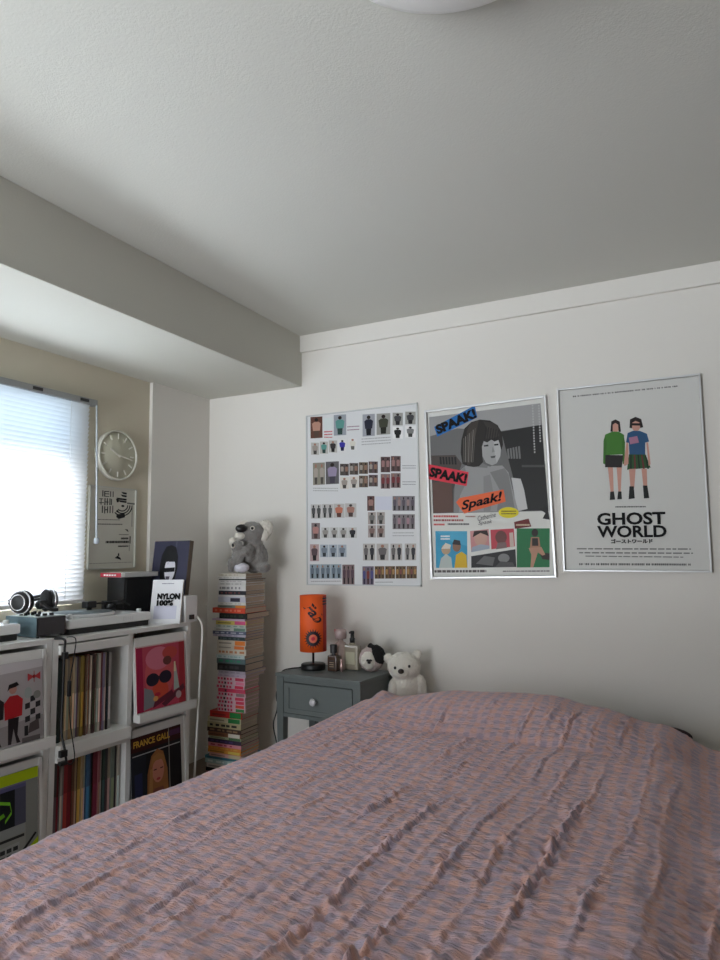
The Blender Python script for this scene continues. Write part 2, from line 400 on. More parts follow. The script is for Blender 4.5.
for r in range(2):
    for c in range(2): P.photo(396+c*45,306-c*4+r*80,438+c*45,378-c*4+r*76,[(.36,.28,.28),(.5,.42,.42)][r],[[(.6,.45,.44)],[(.45,.18,.2)]][r],n=2)
P.lines(490,548,[345,356,420,432],(.6,.6,.62),4)
for i,c in enumerate(((.3,.3,.3),(.36,.36,.36),(.75,.45,.36),(.62,.45,.4))): P.photo(68+i*55,528-i*2,120+i*55,592-i*2,(.74,.73,.72),[c],n=2 if i < 2 else 1)
P.photo(70,612,112,685,(.5,.45,.45),[pk]);
for i in range(4): P.photo(118+i*43,632,158+i*43,680,(.78,.78,.77),[(.6,.58,.56) if i < 3 else dg])
P.photo(335,488,368,556,(.36,.25,.24),[(.6,.45,.42)]); P.rect(372,490,445,552,(.82,.83,.88))
P.photo(448,488,544,556,(.48,.46,.48),[(.35,.32,.36),(.6,.5,.5)],n=5); P.photo(448,572,544,640,(.5,.47,.48),[(.38,.34,.37),(.62,.48,.52)],n=5)
for r in range(2):
    for c in range(2): P.photo(338+c*40,562+r*60,374+c*40,618+r*60,(.66,.62,.6),[(.5,.4,.38) if r else (.45,.44,.43)])
P.lines(448,540,[655,668],(.66,.66,.67),4)
P.photo(62,708,106,784,(.72,.62,.62),[(.35,.28,.3)])
for i in range(3): P.photo(112+i*43,710,152+i*43,766,(.66,.7,.74),[(.48,.52,.57)])
for i in range(4): P.photo(315+i*62,706,370+i*60,782,(.72,.7,.68),[(.42,.4,.4),(.2,.2,.22)],n=2 if i != 1 else 1)
for i in range(3): P.photo(60+i*52,798,110+i*52,862,(.58,.64,.68),[(.42,.47,.52)],n=2)
P.photo(218,800,275,890,(.5,.42,.42),[(.34,.26,.3)],n=3); P.photo(312,808,364,892,(.45,.4,.46),[(.3,.3,.5),(.5,.22,.2)],n=3)
for i in range(4): P.photo(368+i*47,808,412+i*47,864,(.42,.34,.24),[(.66,.5,.3),(.5,.3,.28)],n=3)
P.lines(65,210,[872],(.65,.65,.66),4); P.lines(370,450,[878],(.65,.65,.66),4)
P.build('sheet', t, (.86, .865, .87))
mb = MB()
for a, b in (((W/2-.008, -.006, 0), (W/2, .0012, H)), ((-W/2, -.006, 0), (-W/2+.006, .0012, H)), ((-W/2, -.006, H-.006), (W/2, .0012, H)), ((-W/2, -.006, 0), (W/2, .0012, .006))): mb.box(a, b)
mb.build('clear_edge_strip', mat('clear_plastic_edge', srgb(205, 208, 208), .15, coat=.4), t)

def frame_alu(t, W, H, w=.012, d=.024):
    mb = MB()
    for a, b in (((-W/2, -d, 0), (-W/2+w, 0, H)), ((W/2-w, -d, 0), (W/2, 0, H)), ((-W/2+w, -d, 0), (W/2-w, 0, w)), ((-W/2+w, -d, H-w), (W/2-w, 0, H))): mb.box(a, b, bev=.0015)
    return mb.build('frame', M_alu, t)
def tilt(o, deg): o.rotation_euler.y = math.radians(deg)

# middle poster: portrait in black and white with coloured titles
W, H = .622, .868
t = thing('framed_poster', 'silver framed poster with black and white portrait and coloured titles', 'poster', (-.896, YB-.001, 1.045)); tilt(t, -.9)
frame_alu(t, W, H, .011, .02)
Q2 = [(42,148), (558,72), (606,890), (60,893)]
P = Print(W-.032, H-.032, Q2)
P.poly([(48,165),(548,92),(585,600),(60,612)], (.42,.42,.42), 1)                 # room behind
P.poly([(48,165),(548,92),(553,195),(380,225),(180,215),(50,255)], (.62,.62,.62), 2)
P.poly([(380,228),(553,195),(584,596),(470,600)], (.13,.13,.13), 2)
P.poly([(55,345),(170,340),(200,380),(160,500),(158,606),(60,610)], (.3,.27,.26), 2)
P.poly([(60,470),(150,460),(158,606),(62,610)], (.38,.28,.25), 3)
for i in range(5): P.poly([(405+i*12,310-i*3),(413+i*12,308-i*3),(418+i*12,355),(410+i*12,357)], (.45,.45,.45), 3)
for i in range(6): P.poly([(95+i*14,350),(104+i*14,350),(106+i*14,385),(97+i*14,385)], (.12,.12,.12), 3)
P.rect(470, 385, 570, 396, (.28,.28,.28), 3)
P.poly([(235,375),(300,392),(385,388),(412,420),(425,480),(455,600),(160,607),(165,500),(172,430)], (.60,.60,.60), 3)   # shoulders and back
P.poly([(330,420),(395,400),(412,430),(425,500),(440,595),(360,600),(372,500)], (.50,.50,.50), 4)
P.poly([(300,440),(330,430),(345,520),(330,600),(300,600)], (.54,.54,.54), 4)
P.poly([(172,430),(215,395),(225,460),(190,530),(185,606),(160,607),(165,500)], (.52,.52,.52), 4)
P.poly([(425,445),(465,450),(480,500),(495,590),(455,600),(440,540)], (.78,.78,.78), 4)
P.poly([(255,350),(320,375),(318,400),(250,395)], (.48,.48,.48), 4)              # neck
P.poly([(285,262),(372,258),(380,300),(376,345),(360,378),(338,388),(310,376),(292,345)], (.64,.64,.64), 5)          # face
P.poly([(345,262),(374,260),(380,300),(376,345),(360,376),(352,340)], (.72,.72,.72), 6)
P.poly([(204,382),(196,330),(200,270),(215,215),(245,185),(285,172),(330,176),(365,198),(384,235),(388,290),(380,318),(374,288),(368,268),(350,276),(338,266),(318,280),(302,274),(294,300),(296,345),(300,372),(280,392),(255,396),(228,392)], (.15,.135,.125), 7)
P.poly([(300,180),(345,186),(370,210),(372,250),(340,262),(310,262),(320,220)], (.22,.20,.19), 8)
P.poly([(240,190),(280,176),(270,230),(250,300),(240,385),(226,388),(222,300),(225,230)], (.24,.21,.19), 8)
for i in range(7): P.poly([(208+i*9,262-i*8),(212+i*9,260-i*8),(213+i*7,372),(209+i*7,376)], (.46,.44,.42) if i % 2 else (.34,.32,.30), 9)
for i in range(6): P.poly([(312+i*11,205+i*3),(316+i*11,205+i*3),(308+i*11,268),(304+i*11,268)], (.11,.10,.10), 9)
P.poly([(302,294),(322,290),(324,298),(304,300)], (.14,.14,.14), 9); P.poly([(348,288),(368,285),(368,293),(350,295)], (.14,.14,.14), 9)
P.poly([(332,346),(356,341),(352,352),(336,354)], (.32,.32,.32), 9); P.poly([(342,300),(352,324),(338,328)], (.54,.54,.54), 9)
P.poly([(296,345),(312,376),(340,388),(330,394),(300,380)], (.40,.40,.40), 9)
for i in range(2):                                   # upright columns of fine type
    for k in range(14 if i else 18): P.rect(512+i*26+k*.6, 100+k*13, 518+i*26+k*.6, 108+k*13, (.72,.72,.72), 9)
P.poly([(72,210),(262,106),(274,162),(86,256)], (.12,.42,.70), 9)
P.poly([(40,385),(232,420),(222,485),(44,455)], (.85,.20,.28), 9)
P.poly([(172,560),(190,540),(390,500),(400,556),(210,612)], (.90,.40,.22), 9)
P.poly([(50,612),(600,600),(606,893),(60,893)], (.86,.86,.84), 2)
P.ell(412, 607, 45, 25, (.88,.82,.12), 9); P.lines(380, 446, [598, 610], (.35,.3,.1), 5, lay=10)
P.poly([(545,590),(580,580),(590,640),(560,635),(572,610)], K, 9); P.poly([(556,600),(570,570),(578,600)], K, 9)
P.lines(62,180,[620],(.75,.25,.25),9,lay=3); P.lines(62,205,[638],(.6,.3,.3),9,lay=3); P.lines(62,115,[658],(.8,.2,.2),8,lay=3); P.lines(130,232,[656],(.35,.35,.35),8,lay=3); P.lines(215,262,[622],(.6,.45,.42),6,lay=3)
P.poly([(437,650),(500,635),(512,672),(440,682)], (.42,.12,.12), 9); P.lines(445,505,[660],(.8,.7,.6),8,lay=10)
P.rect(70,692,222,858,(.22,.60,.75),3); P.poly([(70,692),(222,692),(222,760),(150,740)],(.30,.66,.80),4)
P.ell(120,775,22,24,(.72,.62,.5),5); P.poly([(98,772),(118,745),(145,755),(140,772)],(.86,.84,.78),6); P.poly([(85,858),(95,815),(120,795),(145,812),(150,858)],(.72,.76,.74),5)
P.ell(172,762,20,24,(.55,.42,.34),5); P.poly([(150,752),(160,730),(188,735),(192,756)],(.2,.2,.22),6); P.poly([(160,858),(168,800),(195,785),(218,800),(222,858)],(.85,.70,.15),5)
P.lines(95,140,[712,724],(.9,.92,.92),7,lay=5)
P.poly([(236,692),(322,682),(326,772),(240,788)],(.78,.55,.55),3); P.ell(285,725,30,36,(.78,.62,.56),5); P.poly([(248,720),(255,692),(315,688),(322,715),(285,700)],(.2,.14,.13),6); P.poly([(240,788),(245,765),(285,752),(325,758),(326,772)],(.62,.66,.72),5)
P.poly([(330,686),(435,680),(440,762),(334,775)],(.75,.27,.32),3); P.ell(378,720,26,30,(.42,.25,.24),4); P.poly([(355,775),(362,745),(400,742),(405,768)],(.5,.4,.4),4); P.poly([(415,700),(432,698),(436,762),(418,764)],(.8,.72,.68),4)
P.poly([(240,806),(442,775),(446,856),(240,858)],(.16,.16,.17),3); P.poly([(262,840),(300,805),(350,812),(340,850)],(.4,.4,.4),4); P.ell(390,815,26,20,(.5,.5,.5),4); P.poly([(350,856),(375,830),(430,835),(440,856)],(.3,.3,.3),4)
P.rect(448,680,590,858,(.10,.45,.26),3); P.ell(527,700,14,18,(.12,.09,.08),5); P.poly([(510,720),(545,720),(552,775),(505,775)],(.66,.48,.38),5); P.poly([(500,770),(555,765),(572,800),(560,805),(540,790),(520,858),(508,858),(512,800)],(.72,.55,.45),5); P.poly([(515,725),(540,725),(542,760),(515,760)],(.15,.12,.1),6); P.poly([(545,790),(590,795),(590,825),(560,822)],(.16,.12,.1),4)
P.lines(62,310,[868],(.35,.33,.33),11,lay=3); P.lines(385,590,[872],(.5,.48,.48),6,lay=3)
P.build('print', t, (.86,.86,.84), (0, -.006, .016))
def uvm(P, x, y):
    u, v = P.uv(x, y); return u*P.W-P.W/2, v*P.H
def tx(P, s, x0, y0, x1, y1, h, mi, rot, bold=.02, shear=0):          # a title written from (x0,y0) to (x1,y1), letter height h
    a = uvm(P, x0, y0); b = uvm(P, x1, y1); L = math.hypot(b[0]-a[0], b[1]-a[1]); cx, cz = (a[0]+b[0])/2, (a[1]+b[1])/2
    r = math.atan2(b[1]-a[1], b[0]-a[0]) if rot is None else rot
    return (s, cx-L/2, cx+L/2, cz-h/2, cz+h/2, -.0034, mi, dict(bold=bold, rot=r, shear=shear))
lettering('lettering', [tx(P,'SPAAK!',82,226,266,140,.052,0,None,.06), tx(P,'SPAAK!',48,420,224,452,.052,0,None,.06), tx(P,'Spaak!',196,582,388,534,.058,0,None,.03,.3),
    tx(P,'Catherine',272,635,355,615,.024,1,None,.0,.4), tx(P,'Spaak',275,658,340,648,.024,1,None,.0,.4)], t, [mat('title_ink', srgb(12,11,15), .6, spec=.2), mat('script_ink', srgb(45,40,45), .5)], (0, -.006, .016))

# right poster: white sheet, two standing figures and a hand-drawn title
W, H = .612, .862
t = thing('framed_poster', 'silver framed white poster with two standing figures and black title', 'poster', (-.247, YB-.001, 1.077)); tilt(t, .4)
frame_alu(t, W, H, .008, .02)
Q3 = [(36,138), (618,64), (662,876), (62,878)]
P = Print(W-.02, H-.02, Q3)
skin = (.78,.58,.52); hr = (.12,.08,.08)
P.ell(283,282,19,25,skin,2); P.poly([(262,305),(266,262),(283,253),(302,262),(307,305),(297,306),(295,275),(283,268),(272,276),(272,306)],hr,3)
P.poly([(240,318),(270,305),(298,305),(320,318),(322,400),(238,405)],(.25,.48,.16),2); P.poly([(240,318),(232,345),(230,440),(240,445),(246,350)],(.22,.43,.14),3); P.poly([(318,318),(324,350),(322,440),(314,442),(312,350)],(.22,.43,.14),3)
P.poly([(240,404),(316,404),(310,456),(238,456)],(.12,.10,.10),3); P.poly([(250,456),(272,456),(275,565),(262,565)],skin,2); P.poly([(288,456),(310,456),(305,560),(295,560)],skin,2)
P.poly([(260,558),(276,556),(281,590),(258,592)],K,3); P.poly([(294,556),(308,556),(310,588),(290,589)],K,3)
P.ell(370,276,19,26,skin,2); P.poly([(343,288),(345,252),(368,241),(392,250),(400,285),(388,288),(384,264),(368,258),(355,266),(353,290)],hr,3); P.rect(352,268,388,278,hr,4)
P.poly([(335,310),(358,300),(385,300),(415,312),(424,345),(408,350),(408,402),(342,402),(340,352),(328,350)],(.15,.32,.48),2); P.poly([(340,330),(375,322),(382,350),(345,358)],(.66,.46,.56),3)
P.poly([(340,400),(410,400),(430,455),(332,465)],(.14,.30,.15),2)
for i in range(5): P.poly([(346+i*15,402),(351+i*15,402),(352+i*18,460),(344+i*18,460)],(.40,.16,.16) if i % 2 else (.08,.16,.09),3)
P.poly([(330,350),(338,352),(338,440),(322,450),(318,440)],skin,3); P.poly([(412,350),(420,348),(430,440),(422,448)],skin,3)
P.poly([(340,462),(368,460),(362,540),(346,540)],skin,2); P.poly([(392,460),(414,460),(416,535),(400,535)],skin,2)
P.poly([(342,534),(360,534),(364,584),(338,588)],K,3); P.poly([(398,530),(416,530),(424,582),(402,584)],K,3)
P.lines(282,410,[618],(.35,.35,.35),5,slope=-.02); 
rl = random.Random(5)
for (xa, ya, xb, yb, hh_, cc) in ((98,156,545,103,6,(.34,.34,.34)), (122,853,594,850,8,(.28,.28,.28))):   # one row each of fine capitals
    x = xa
    while x < xb-6:
        e = x+rl.uniform(3, 7); y = ya+(yb-ya)*(x-xa)/(xb-xa); P.rect(x, y, e, y+hh_, cc); x = e+(2.2 if rl.random() < .84 else 7)
P.lines(112,590,[792],(.42,.42,.42),5,slope=-.008); P.lines(122,598,[808],(.42,.42,.42),5,slope=-.006); P.lines(150,560,[822],(.45,.45,.45),4)
P.build('print', t, (.82,.82,.805), (0, -.006, .010))
Kk = mat('title_ink', srgb(12,11,15), .6, spec=.2)
lettering('lettering', [tx(P,'GHOST',203,672,490,664,.056,0,None,.03), tx(P,'WORLD',203,724,494,718,.054,0,None,.03), tx(P,'ゴーストワールド',263,762,438,759,.020,0,None,.045)], t, [Kk], (0, -.006, .010))

# ================================================================== RECORD SHELVES (local x along the front, local y into the shelf)
TH = math.radians(3.5); S0 = V((-2.25, 1.87, 0)); SROT = PI/2-TH
def sw(l, d, z):                                   # shelf coordinates to room coordinates
    return (S0.x+math.sin(TH)*l-math.cos(TH)*d, S0.y+math.cos(TH)*l+math.sin(TH)*d, z)
TOP = .857; DEP = .355
def door(t, x0, x1, z0, z1):
    """flap door: a tilted panel held at the top, its lower end standing forward with a ledge for a record"""
    mb = MB(); f = .022
    mb.add([(x0, 0, z1), (x1, 0, z1), (x1, .012, z1), (x0, .012, z1), (x0, -f, z0), (x1, -f, z0), (x1, -f+.012, z0), (x0, -f+.012, z0)],
           [(0,1,5,4)[::-1],(1,2,6,5),(2,3,7,6),(3,0,4,7),(0,3,2,1),(4,5,6,7)])
    d = mb.build('flap_door', M_white, t)
    mb = MB(); mb.box((x0-.004, -f-.03, z0-.034), (x1+.022, -f+.012, z0), bev=.002); mb.box((x0-.004, -f-.03, z0), (x1+.022, -f-.026, z0+.006))
    mb.build('ledge', M_white, d)
    for a in (x0, x1-.012):
        mb = MB(); mb.add([(a, -.004, z1), (a+.012, -.004, z1), (a+.012, .004, z1), (a, .004, z1), (a, -f-.006, z0), (a+.012, -f-.006, z0), (a+.012, -f+.004, z0), (a, -f+.004, z0)],
           [(0,1,5,4)[::-1],(1,2,6,5),(2,3,7,6),(3,0,4,7),(0,3,2,1),(4,5,6,7)])
        mb.build('side_rail', M_white, d)
    return d
def shelf_unit(label, x0, x1, m0, m1, top, mid, left_open, doors):
    t = thing('record_shelf', label, 'shelf', tuple(S0), SROT); rec = .03
    pw = .025
    for a, b in ((x0, x0+pw), (x1-pw, x1)):
        mb = MB(); mb.box((a, 0, 0), (b, DEP, top), bev=.0015); mb.build('side_panel', M_white, t)
    mb = MB(); mb.box((m0, .002, .06), (m1, DEP-.012, top-.02)); mb.build('divider', M_white, t)
    mb = MB(); mb.box((x0+pw, 0, top-.02), (x1-pw, DEP, top), bev=.0015); mb.build('top_board', M_white, t)
    mb = MB(); mb.box((x0+pw, DEP-.01, .06), (x1-pw, DEP, top-.02)); mb.build('back_panel', M_white, t)
    mb = MB(); mb.box((x0+pw, .012, mid-.068), (x1-pw, DEP-.012, mid-.048)); mb.build('shelf_board', M_white, t)
    mb = MB(); mb.box((x0+pw, .012, .06), (x1-pw, DEP-.012, .08)); mb.build('bottom_board', M_white, t)
    mb = MB(); mb.box((x0+pw, .02, 0), (x1-pw, .035, .06)); mb.build('plinth', M_white, t)
    if left_open:                                   # flap slid in under the boards: only its lip shows
        for zt in (top-.02, mid-.07):
            mb = MB(); mb.box((x0+pw, -.012, zt-.042), (m0, .2, zt-.006), bev=.002); mb.build('stowed_flap', M_white, t)
        mb = MB(); mb.box((x0+pw, -.03, mid-.092), (m0, .012, mid-.046), bev=.002); mb.build('shelf_lip', M_white, t)
    for a, b, z0, z1 in doors: door(t, a, b, z0, z1)
    return t
shelf_unit('white record shelf standing nearer the corner, its left half open with records', -.024, .722, .345, .370, TOP, .50, True,
           [(.373, .690, .494, .815), (.373, .690, .085, .425)])
shelf_unit('white record shelf running out of the left edge of the picture', -.778, -.027, -.41, -.384, TOP+.006, .508, True,
           [(-.378, -.058, .502, .828), (-.378, -.058, .085, .43)])

# album covers on the ledges: each lies on its tilted flap
def album(label, lc, z, W, H, paint, base, ftop, zdoor):
    f = .022; z0, z1 = zdoor
    ang = math.atan2(f, z1-z0)
    t = thing('record_album', label, 'record', sw(lc, -f-.0075, z+.0035), SROT)
    t.rotation_euler = (0, 0, SROT)
    h = bpy.data.objects.new('sleeve', None)
    bpy.data.objects.remove(h)
    P = Print(W, H); paint(P); o = P.build('sleeve', t, base, th=.004)
    o.rotation_euler.x = -ang
    return t, o, ang
def p_pink(P):
    r = P.rect; pk = (.74,.28,.38)
    P.poly([(0,0),(.13,0),(.12,1),(0,1)], (.62,.10,.26)); P.poly([(.85,0),(1,0),(1,1),(.88,1)], (.62,.16,.20))
    P.ell(.46,.52,.30,.40,(.78,.34,.36),2); P.ell(.44,.78,.26,.18,(.80,.44,.52),3); P.ell(.68,.84,.16,.10,(.74,.28,.26),3)
    P.ell(.31,.46,.13,.10,(.13,.10,.17),5); P.ell(.57,.47,.13,.10,(.13,.10,.17),5); P.rect(.40,.48,.48,.50,(.2,.1,.15),5)
    P.ell(.46,.27,.17,.16,(.80,.30,.22),4); P.ell(.40,.22,.06,.03,(.70,.14,.22),6); P.ell(.62,.72,.09,.07,(.40,.20,.18),4)
    P.poly([(.74,.22),(.86,.25),(.80,.62),(.76,.62)], (.66,.70,.68), 5); P.poly([(.75,.52),(.80,.52),(.79,.68),(.76,.68)], (.85,.80,.66), 6)
    P.poly([(.12,.02),(.40,.06),(.30,.30),(.14,.36)], (.50,.50,.52), 4); P.poly([(.30,.02),(.74,.16),(.70,.24),(.34,.12)], (.40,.12,.20), 4)
    P.ell(.36,.16,.05,.04,(.85,.62,.35),6); P.ell(.84,.14,.06,.06,(.72,.62,.62),5); P.poly([(.48,.06),(.95,.30),(.98,.22),(.55,.0)],(.36,.14,.20),3)
    r(0,.985,1,1,(.84,.70,.70),7)
t, o, a = album('pink album sleeve with a face in dark glasses, on the upper ledge', .520, .494, .290, .280, p_pink, (.72,.26,.34), 0, (.494,.815))
def p_gall(P):
    P.rect(0,.80,1,1,(.22,.08,.07)); P.rect(.02,.74,.98,.755,(.62,.62,.62),2); P.rect(0,0,.28,.74,(.13,.14,.17),1); P.poly([(.05,.05),(.2,.05),(.2,.5),(.05,.5)],(.17,.18,.30),2)
    P.rect(.74,0,1,.80,(.11,.09,.10)); P.rect(.735,0,.75,1,(.55,.53,.50),4)
    P.poly([(.28,.0),(.30,.45),(.38,.68),(.50,.76),(.62,.70),(.70,.45),(.72,.0)],(.58,.38,.22),3); P.ell(.51,.46,.12,.17,(.74,.48,.40),5)
    P.poly([(.36,.52),(.40,.66),(.52,.70),(.64,.64),(.66,.50),(.58,.60),(.46,.60)],(.62,.42,.24),6); P.ell(.51,.34,.04,.018,(.62,.24,.24),6)
    P.rect(.42,.47,.48,.485,(.15,.1,.1),6); P.rect(.55,.47,.61,.485,(.15,.1,.1),6); P.poly([(.28,0),(.42,.22),(.60,.22),(.72,0)],(.50,.30,.24),4)
    for i in range(4): P.poly([(.31+i*.02,.05),(.32+i*.02,.05),(.36+i*.015,.5),(.35+i*.015,.5)],(.70,.50,.30),5)
    P.rect(.76,.88,.98,.96,(.30,.16,.28),3)
t, o, a = album('album sleeve with yellow title and blonde woman, on the lower ledge', .505, .085, .29, .305, p_gall, (.10,.09,.10), 0, (.085,.425))
lt = lettering('lettering', [('FRANCE GALL', -.135, .075, .262, .290, -.003, 0, dict(bold=.03))], o, [mat('gold_ink', srgb(196,150,50), .5)])
def p_red(P):
    P.poly([(0,.86),(1,.9),(1,1),(0,1)],(.78,.76,.77)); P.poly([(0,0),(1,.03),(1,.30),(0,.2)],(.56,.53,.53))
    for sgn in (-1, 1): P.poly([(.88,.79),(.88+sgn*.085,.84),(.88+sgn*.085,.74)],(.70,.22,.24),3)
    P.ell(.88,.79,.02,.025,(.55,.12,.14),4); P.rect(.875,.72,.885,.86,(.6,.2,.22),4)
    for x, c in ((.36,(.16,.13,.14)), (.60,(.66,.10,.13))):
        P.ell(x,.68,.05,.06,(.68,.50,.45),4); P.poly([(x-.07,.66),(x-.05,.74),(x+.05,.76),(x+.08,.72),(x+.03,.70),(x-.04,.69)],(.10,.07,.07),5)
        P.poly([(x-.10,.32),(x-.11,.52),(x-.04,.60),(x+.06,.60),(x+.13,.54),(x+.12,.34)],c,3)
        P.poly([(x-.06,.33),(x+.08,.33),(x+.06,.12),(x+.10,.02),(x+.05,.02),(x+.01,.2),(x-.02,.02),(x-.06,.02)],(.13,.10,.11),3)
    for r in range(4):
        for c in range(3):
            if (r+c) % 2 == 0: P.poly([(.76+c*.07,.24+r*.08),(.825+c*.07,.25+r*.08),(.825+c*.07,.32+r*.08),(.76+c*.07,.31+r*.08)],(.16,.15,.16),2)
    P.ell(.80,.60,.05,.07,(.60,.63,.62),3); P.ell(.92,.56,.05,.05,(.5,.5,.48),3); P.poly([(.80,.10),(.95,.13),(.94,.26),(.82,.22)],(.30,.26,.26),3)
    P.rect(.75,.08,.80,.2,(.12,.12,.12),3); P.rect(.72,.0,.96,.06,(.36,.33,.33),2)
t, o, a = album('pale album sleeve with figures in red and a red bow', -.225, .502, .300, .290, p_red, (.66,.63,.635), 0, (.502,.828))
def p_lime(P):
    lm = (.66,.74,.08); P.rect(0,.88,1,1,lm); P.rect(0,.84,1,.88,(.45,.42,.50),1); P.rect(0,.42,.70,.84,(.10,.11,.12),2); P.rect(.70,.42,.84,.84,(.30,.30,.36),2); P.rect(0,.82,.84,.86,(.35,.34,.48),3)
    P.rect(.84,.0,1,.88,(.50,.50,.48),1); P.rect(0,.32,.83,.42,(.55,.56,.55),2); P.rect(.2,.28,.82,.31,(.15,.15,.15),3)
    pts = [(.26,.50),(.34,.64),(.42,.62),(.52,.70),(.64,.66),(.66,.56),(.58,.48)]
    for i in range(6):
        (x0,y0),(x1,y1) = pts[i],pts[i+1]; P.poly([(x0,y0),(x1,y1),(x1,y1+.035),(x0,y0+.035)],(.45,.72,.18),4)
    P.poly([(.30,.55),(.42,.50),(.58,.56),(.56,.60),(.42,.54),(.32,.59)],(.40,.66,.16),4)
    P.poly([(0,.0),(.76,.0),(.76,.24),(0,.2)],(.60,.60,.58),2)
    for r in range(3):
        for c in range(7): P.rect(.20+c*.08,.02+r*.07,.26+c*.08,.065+r*.07,(.16,.16,.16),4)
    P.poly([(.70,.0),(1,.0),(1,.22)],lm,3); P.poly([(.66,.02),(.69,.0),(.98,.26),(.96,.28)],(.1,.1,.1),4)
t, o, a = album('lime green album sleeve with a drawn black screen and keys', -.230, .085, .305, .315, p_lime, (.55,.55,.52), 0, (.085,.43))

# rows of records, spine out
def col_attr(o, cols):
    at = o.data.attributes.new('ink', 'FLOAT_COLOR', 'FACE')
    for i, c in enumerate(cols[:len(o.data.polygons)]): at.data[i].color = srgb(*c)
UP = [('dark green',(22,52,42),.012),('dark green',(18,44,38),.008),('black',(24,24,24),.005),('tan',(150,128,100),.006),('beige',(168,152,124),.005),('cream',(186,174,150),.006),('grey',(140,134,122),.006),('sand',(176,146,108),.006),('pale sand',(190,172,140),.007),
      ('pale grey',(160,156,146),.005),('purple',(84,60,96),.007),('grey brown',(120,104,90),.006),('mustard',(150,126,58),.006),('olive yellow',(132,112,52),.006),('brown',(96,70,52),.005),('white',(206,198,186),.004),('rose',(150,96,86),.006),('ivory',(200,188,170),.006),
      ('dark brown',(58,36,32),.008),('dusty pink',(172,138,128),.006),('pale green',(150,158,142),.006),('off-white',(196,186,172),.006),('maroon',(104,50,48),.006),('lilac',(128,116,140),.005),('pale beige',(188,178,160),.006),('black',(30,28,28),.006),('grey white',(176,176,172),.010)]
LO = [('black',(26,26,28),.007),('white',(190,188,184),.004),('dark grey',(70,66,66),.009),('crimson',(104,26,36),.006),('pale grey',(168,166,162),.006),('grey',(120,118,116),.008),('red',(150,40,48),.010),('maroon',(116,34,42),.010),('brown',(98,66,48),.006),('tan',(150,124,96),.005),('black',(22,22,24),.005),
      ('mustard',(168,136,70),.008),('sand',(160,140,110),.006),('pale green',(178,188,174),.007),('blue',(58,92,124),.009),('dark blue',(44,56,84),.006),('black',(26,24,26),.006),('wine red',(110,36,50),.012),('rose',(140,84,88),.006),('light grey',(158,152,148),.008),('dark green',(46,66,56),.008),('charcoal',(52,50,52),.007),('beige',(150,138,122),.008),('grey green',(104,112,104),.010),('black',(24,22,22),.008),('pale beige',(176,168,156),.008)]
def record_row(rows, x0, x1, z, row, dshift):
    tot = sum(w for _, _, w in rows); k = (x1-x0)/tot; x = x0; rnd = random.Random(3)
    for i, (nm, c, w) in enumerate(rows):
        w *= k; h = (.318 if z > .3 else .302)+rnd.uniform(-.004, .004); d0 = dshift+rnd.uniform(0, .012)
        mb = MB(); mb.box((-w/2+.0004, 0, 0), (w/2-.0004, .305, h)); cols = [c]*6
        mb.add([(-w/2+.0012, -.0003, h*.12), (w/2-.0012, -.0003, h*.12), (w/2-.0012, -.0003, h*.55), (-w/2+.0012, -.0003, h*.55)], [(0,1,2,3)])
        cols.append(tuple(int(min(255, q*1.25+rnd.uniform(-14, 26))) for q in c))
        o = mb.build('record_sleeve', M_cover, None, sw(x+w/2, d0, z), SROT); col_attr(o, [tuple(max(0, q) for q in cc) for cc in cols])
        tag(o, '%s record sleeve spine, %s from the left in the %s shelf row' % (nm, ORD[i], row), 'record', 'records in the %s row of the open shelf' % row)
        x += w
record_row(UP, .006, .285, .4522, 'upper', .03)
record_row(LO, .004, .338, .0802, 'lower', .03)
P = Print(.14, .13); P.ell(.4,.4,.2,.25,(.22,.2,.1),2); P.rect(0,.9,1,1,(.62,.58,.4),2)
o = P.build('picture_card', None, (.50,.45,.20), th=.003); o.location = sw(.318, .30, .4522); o.rotation_euler = (-.2, 0, SROT-.5)
tag(o, 'small mustard card standing at the right end of the upper records', 'card')

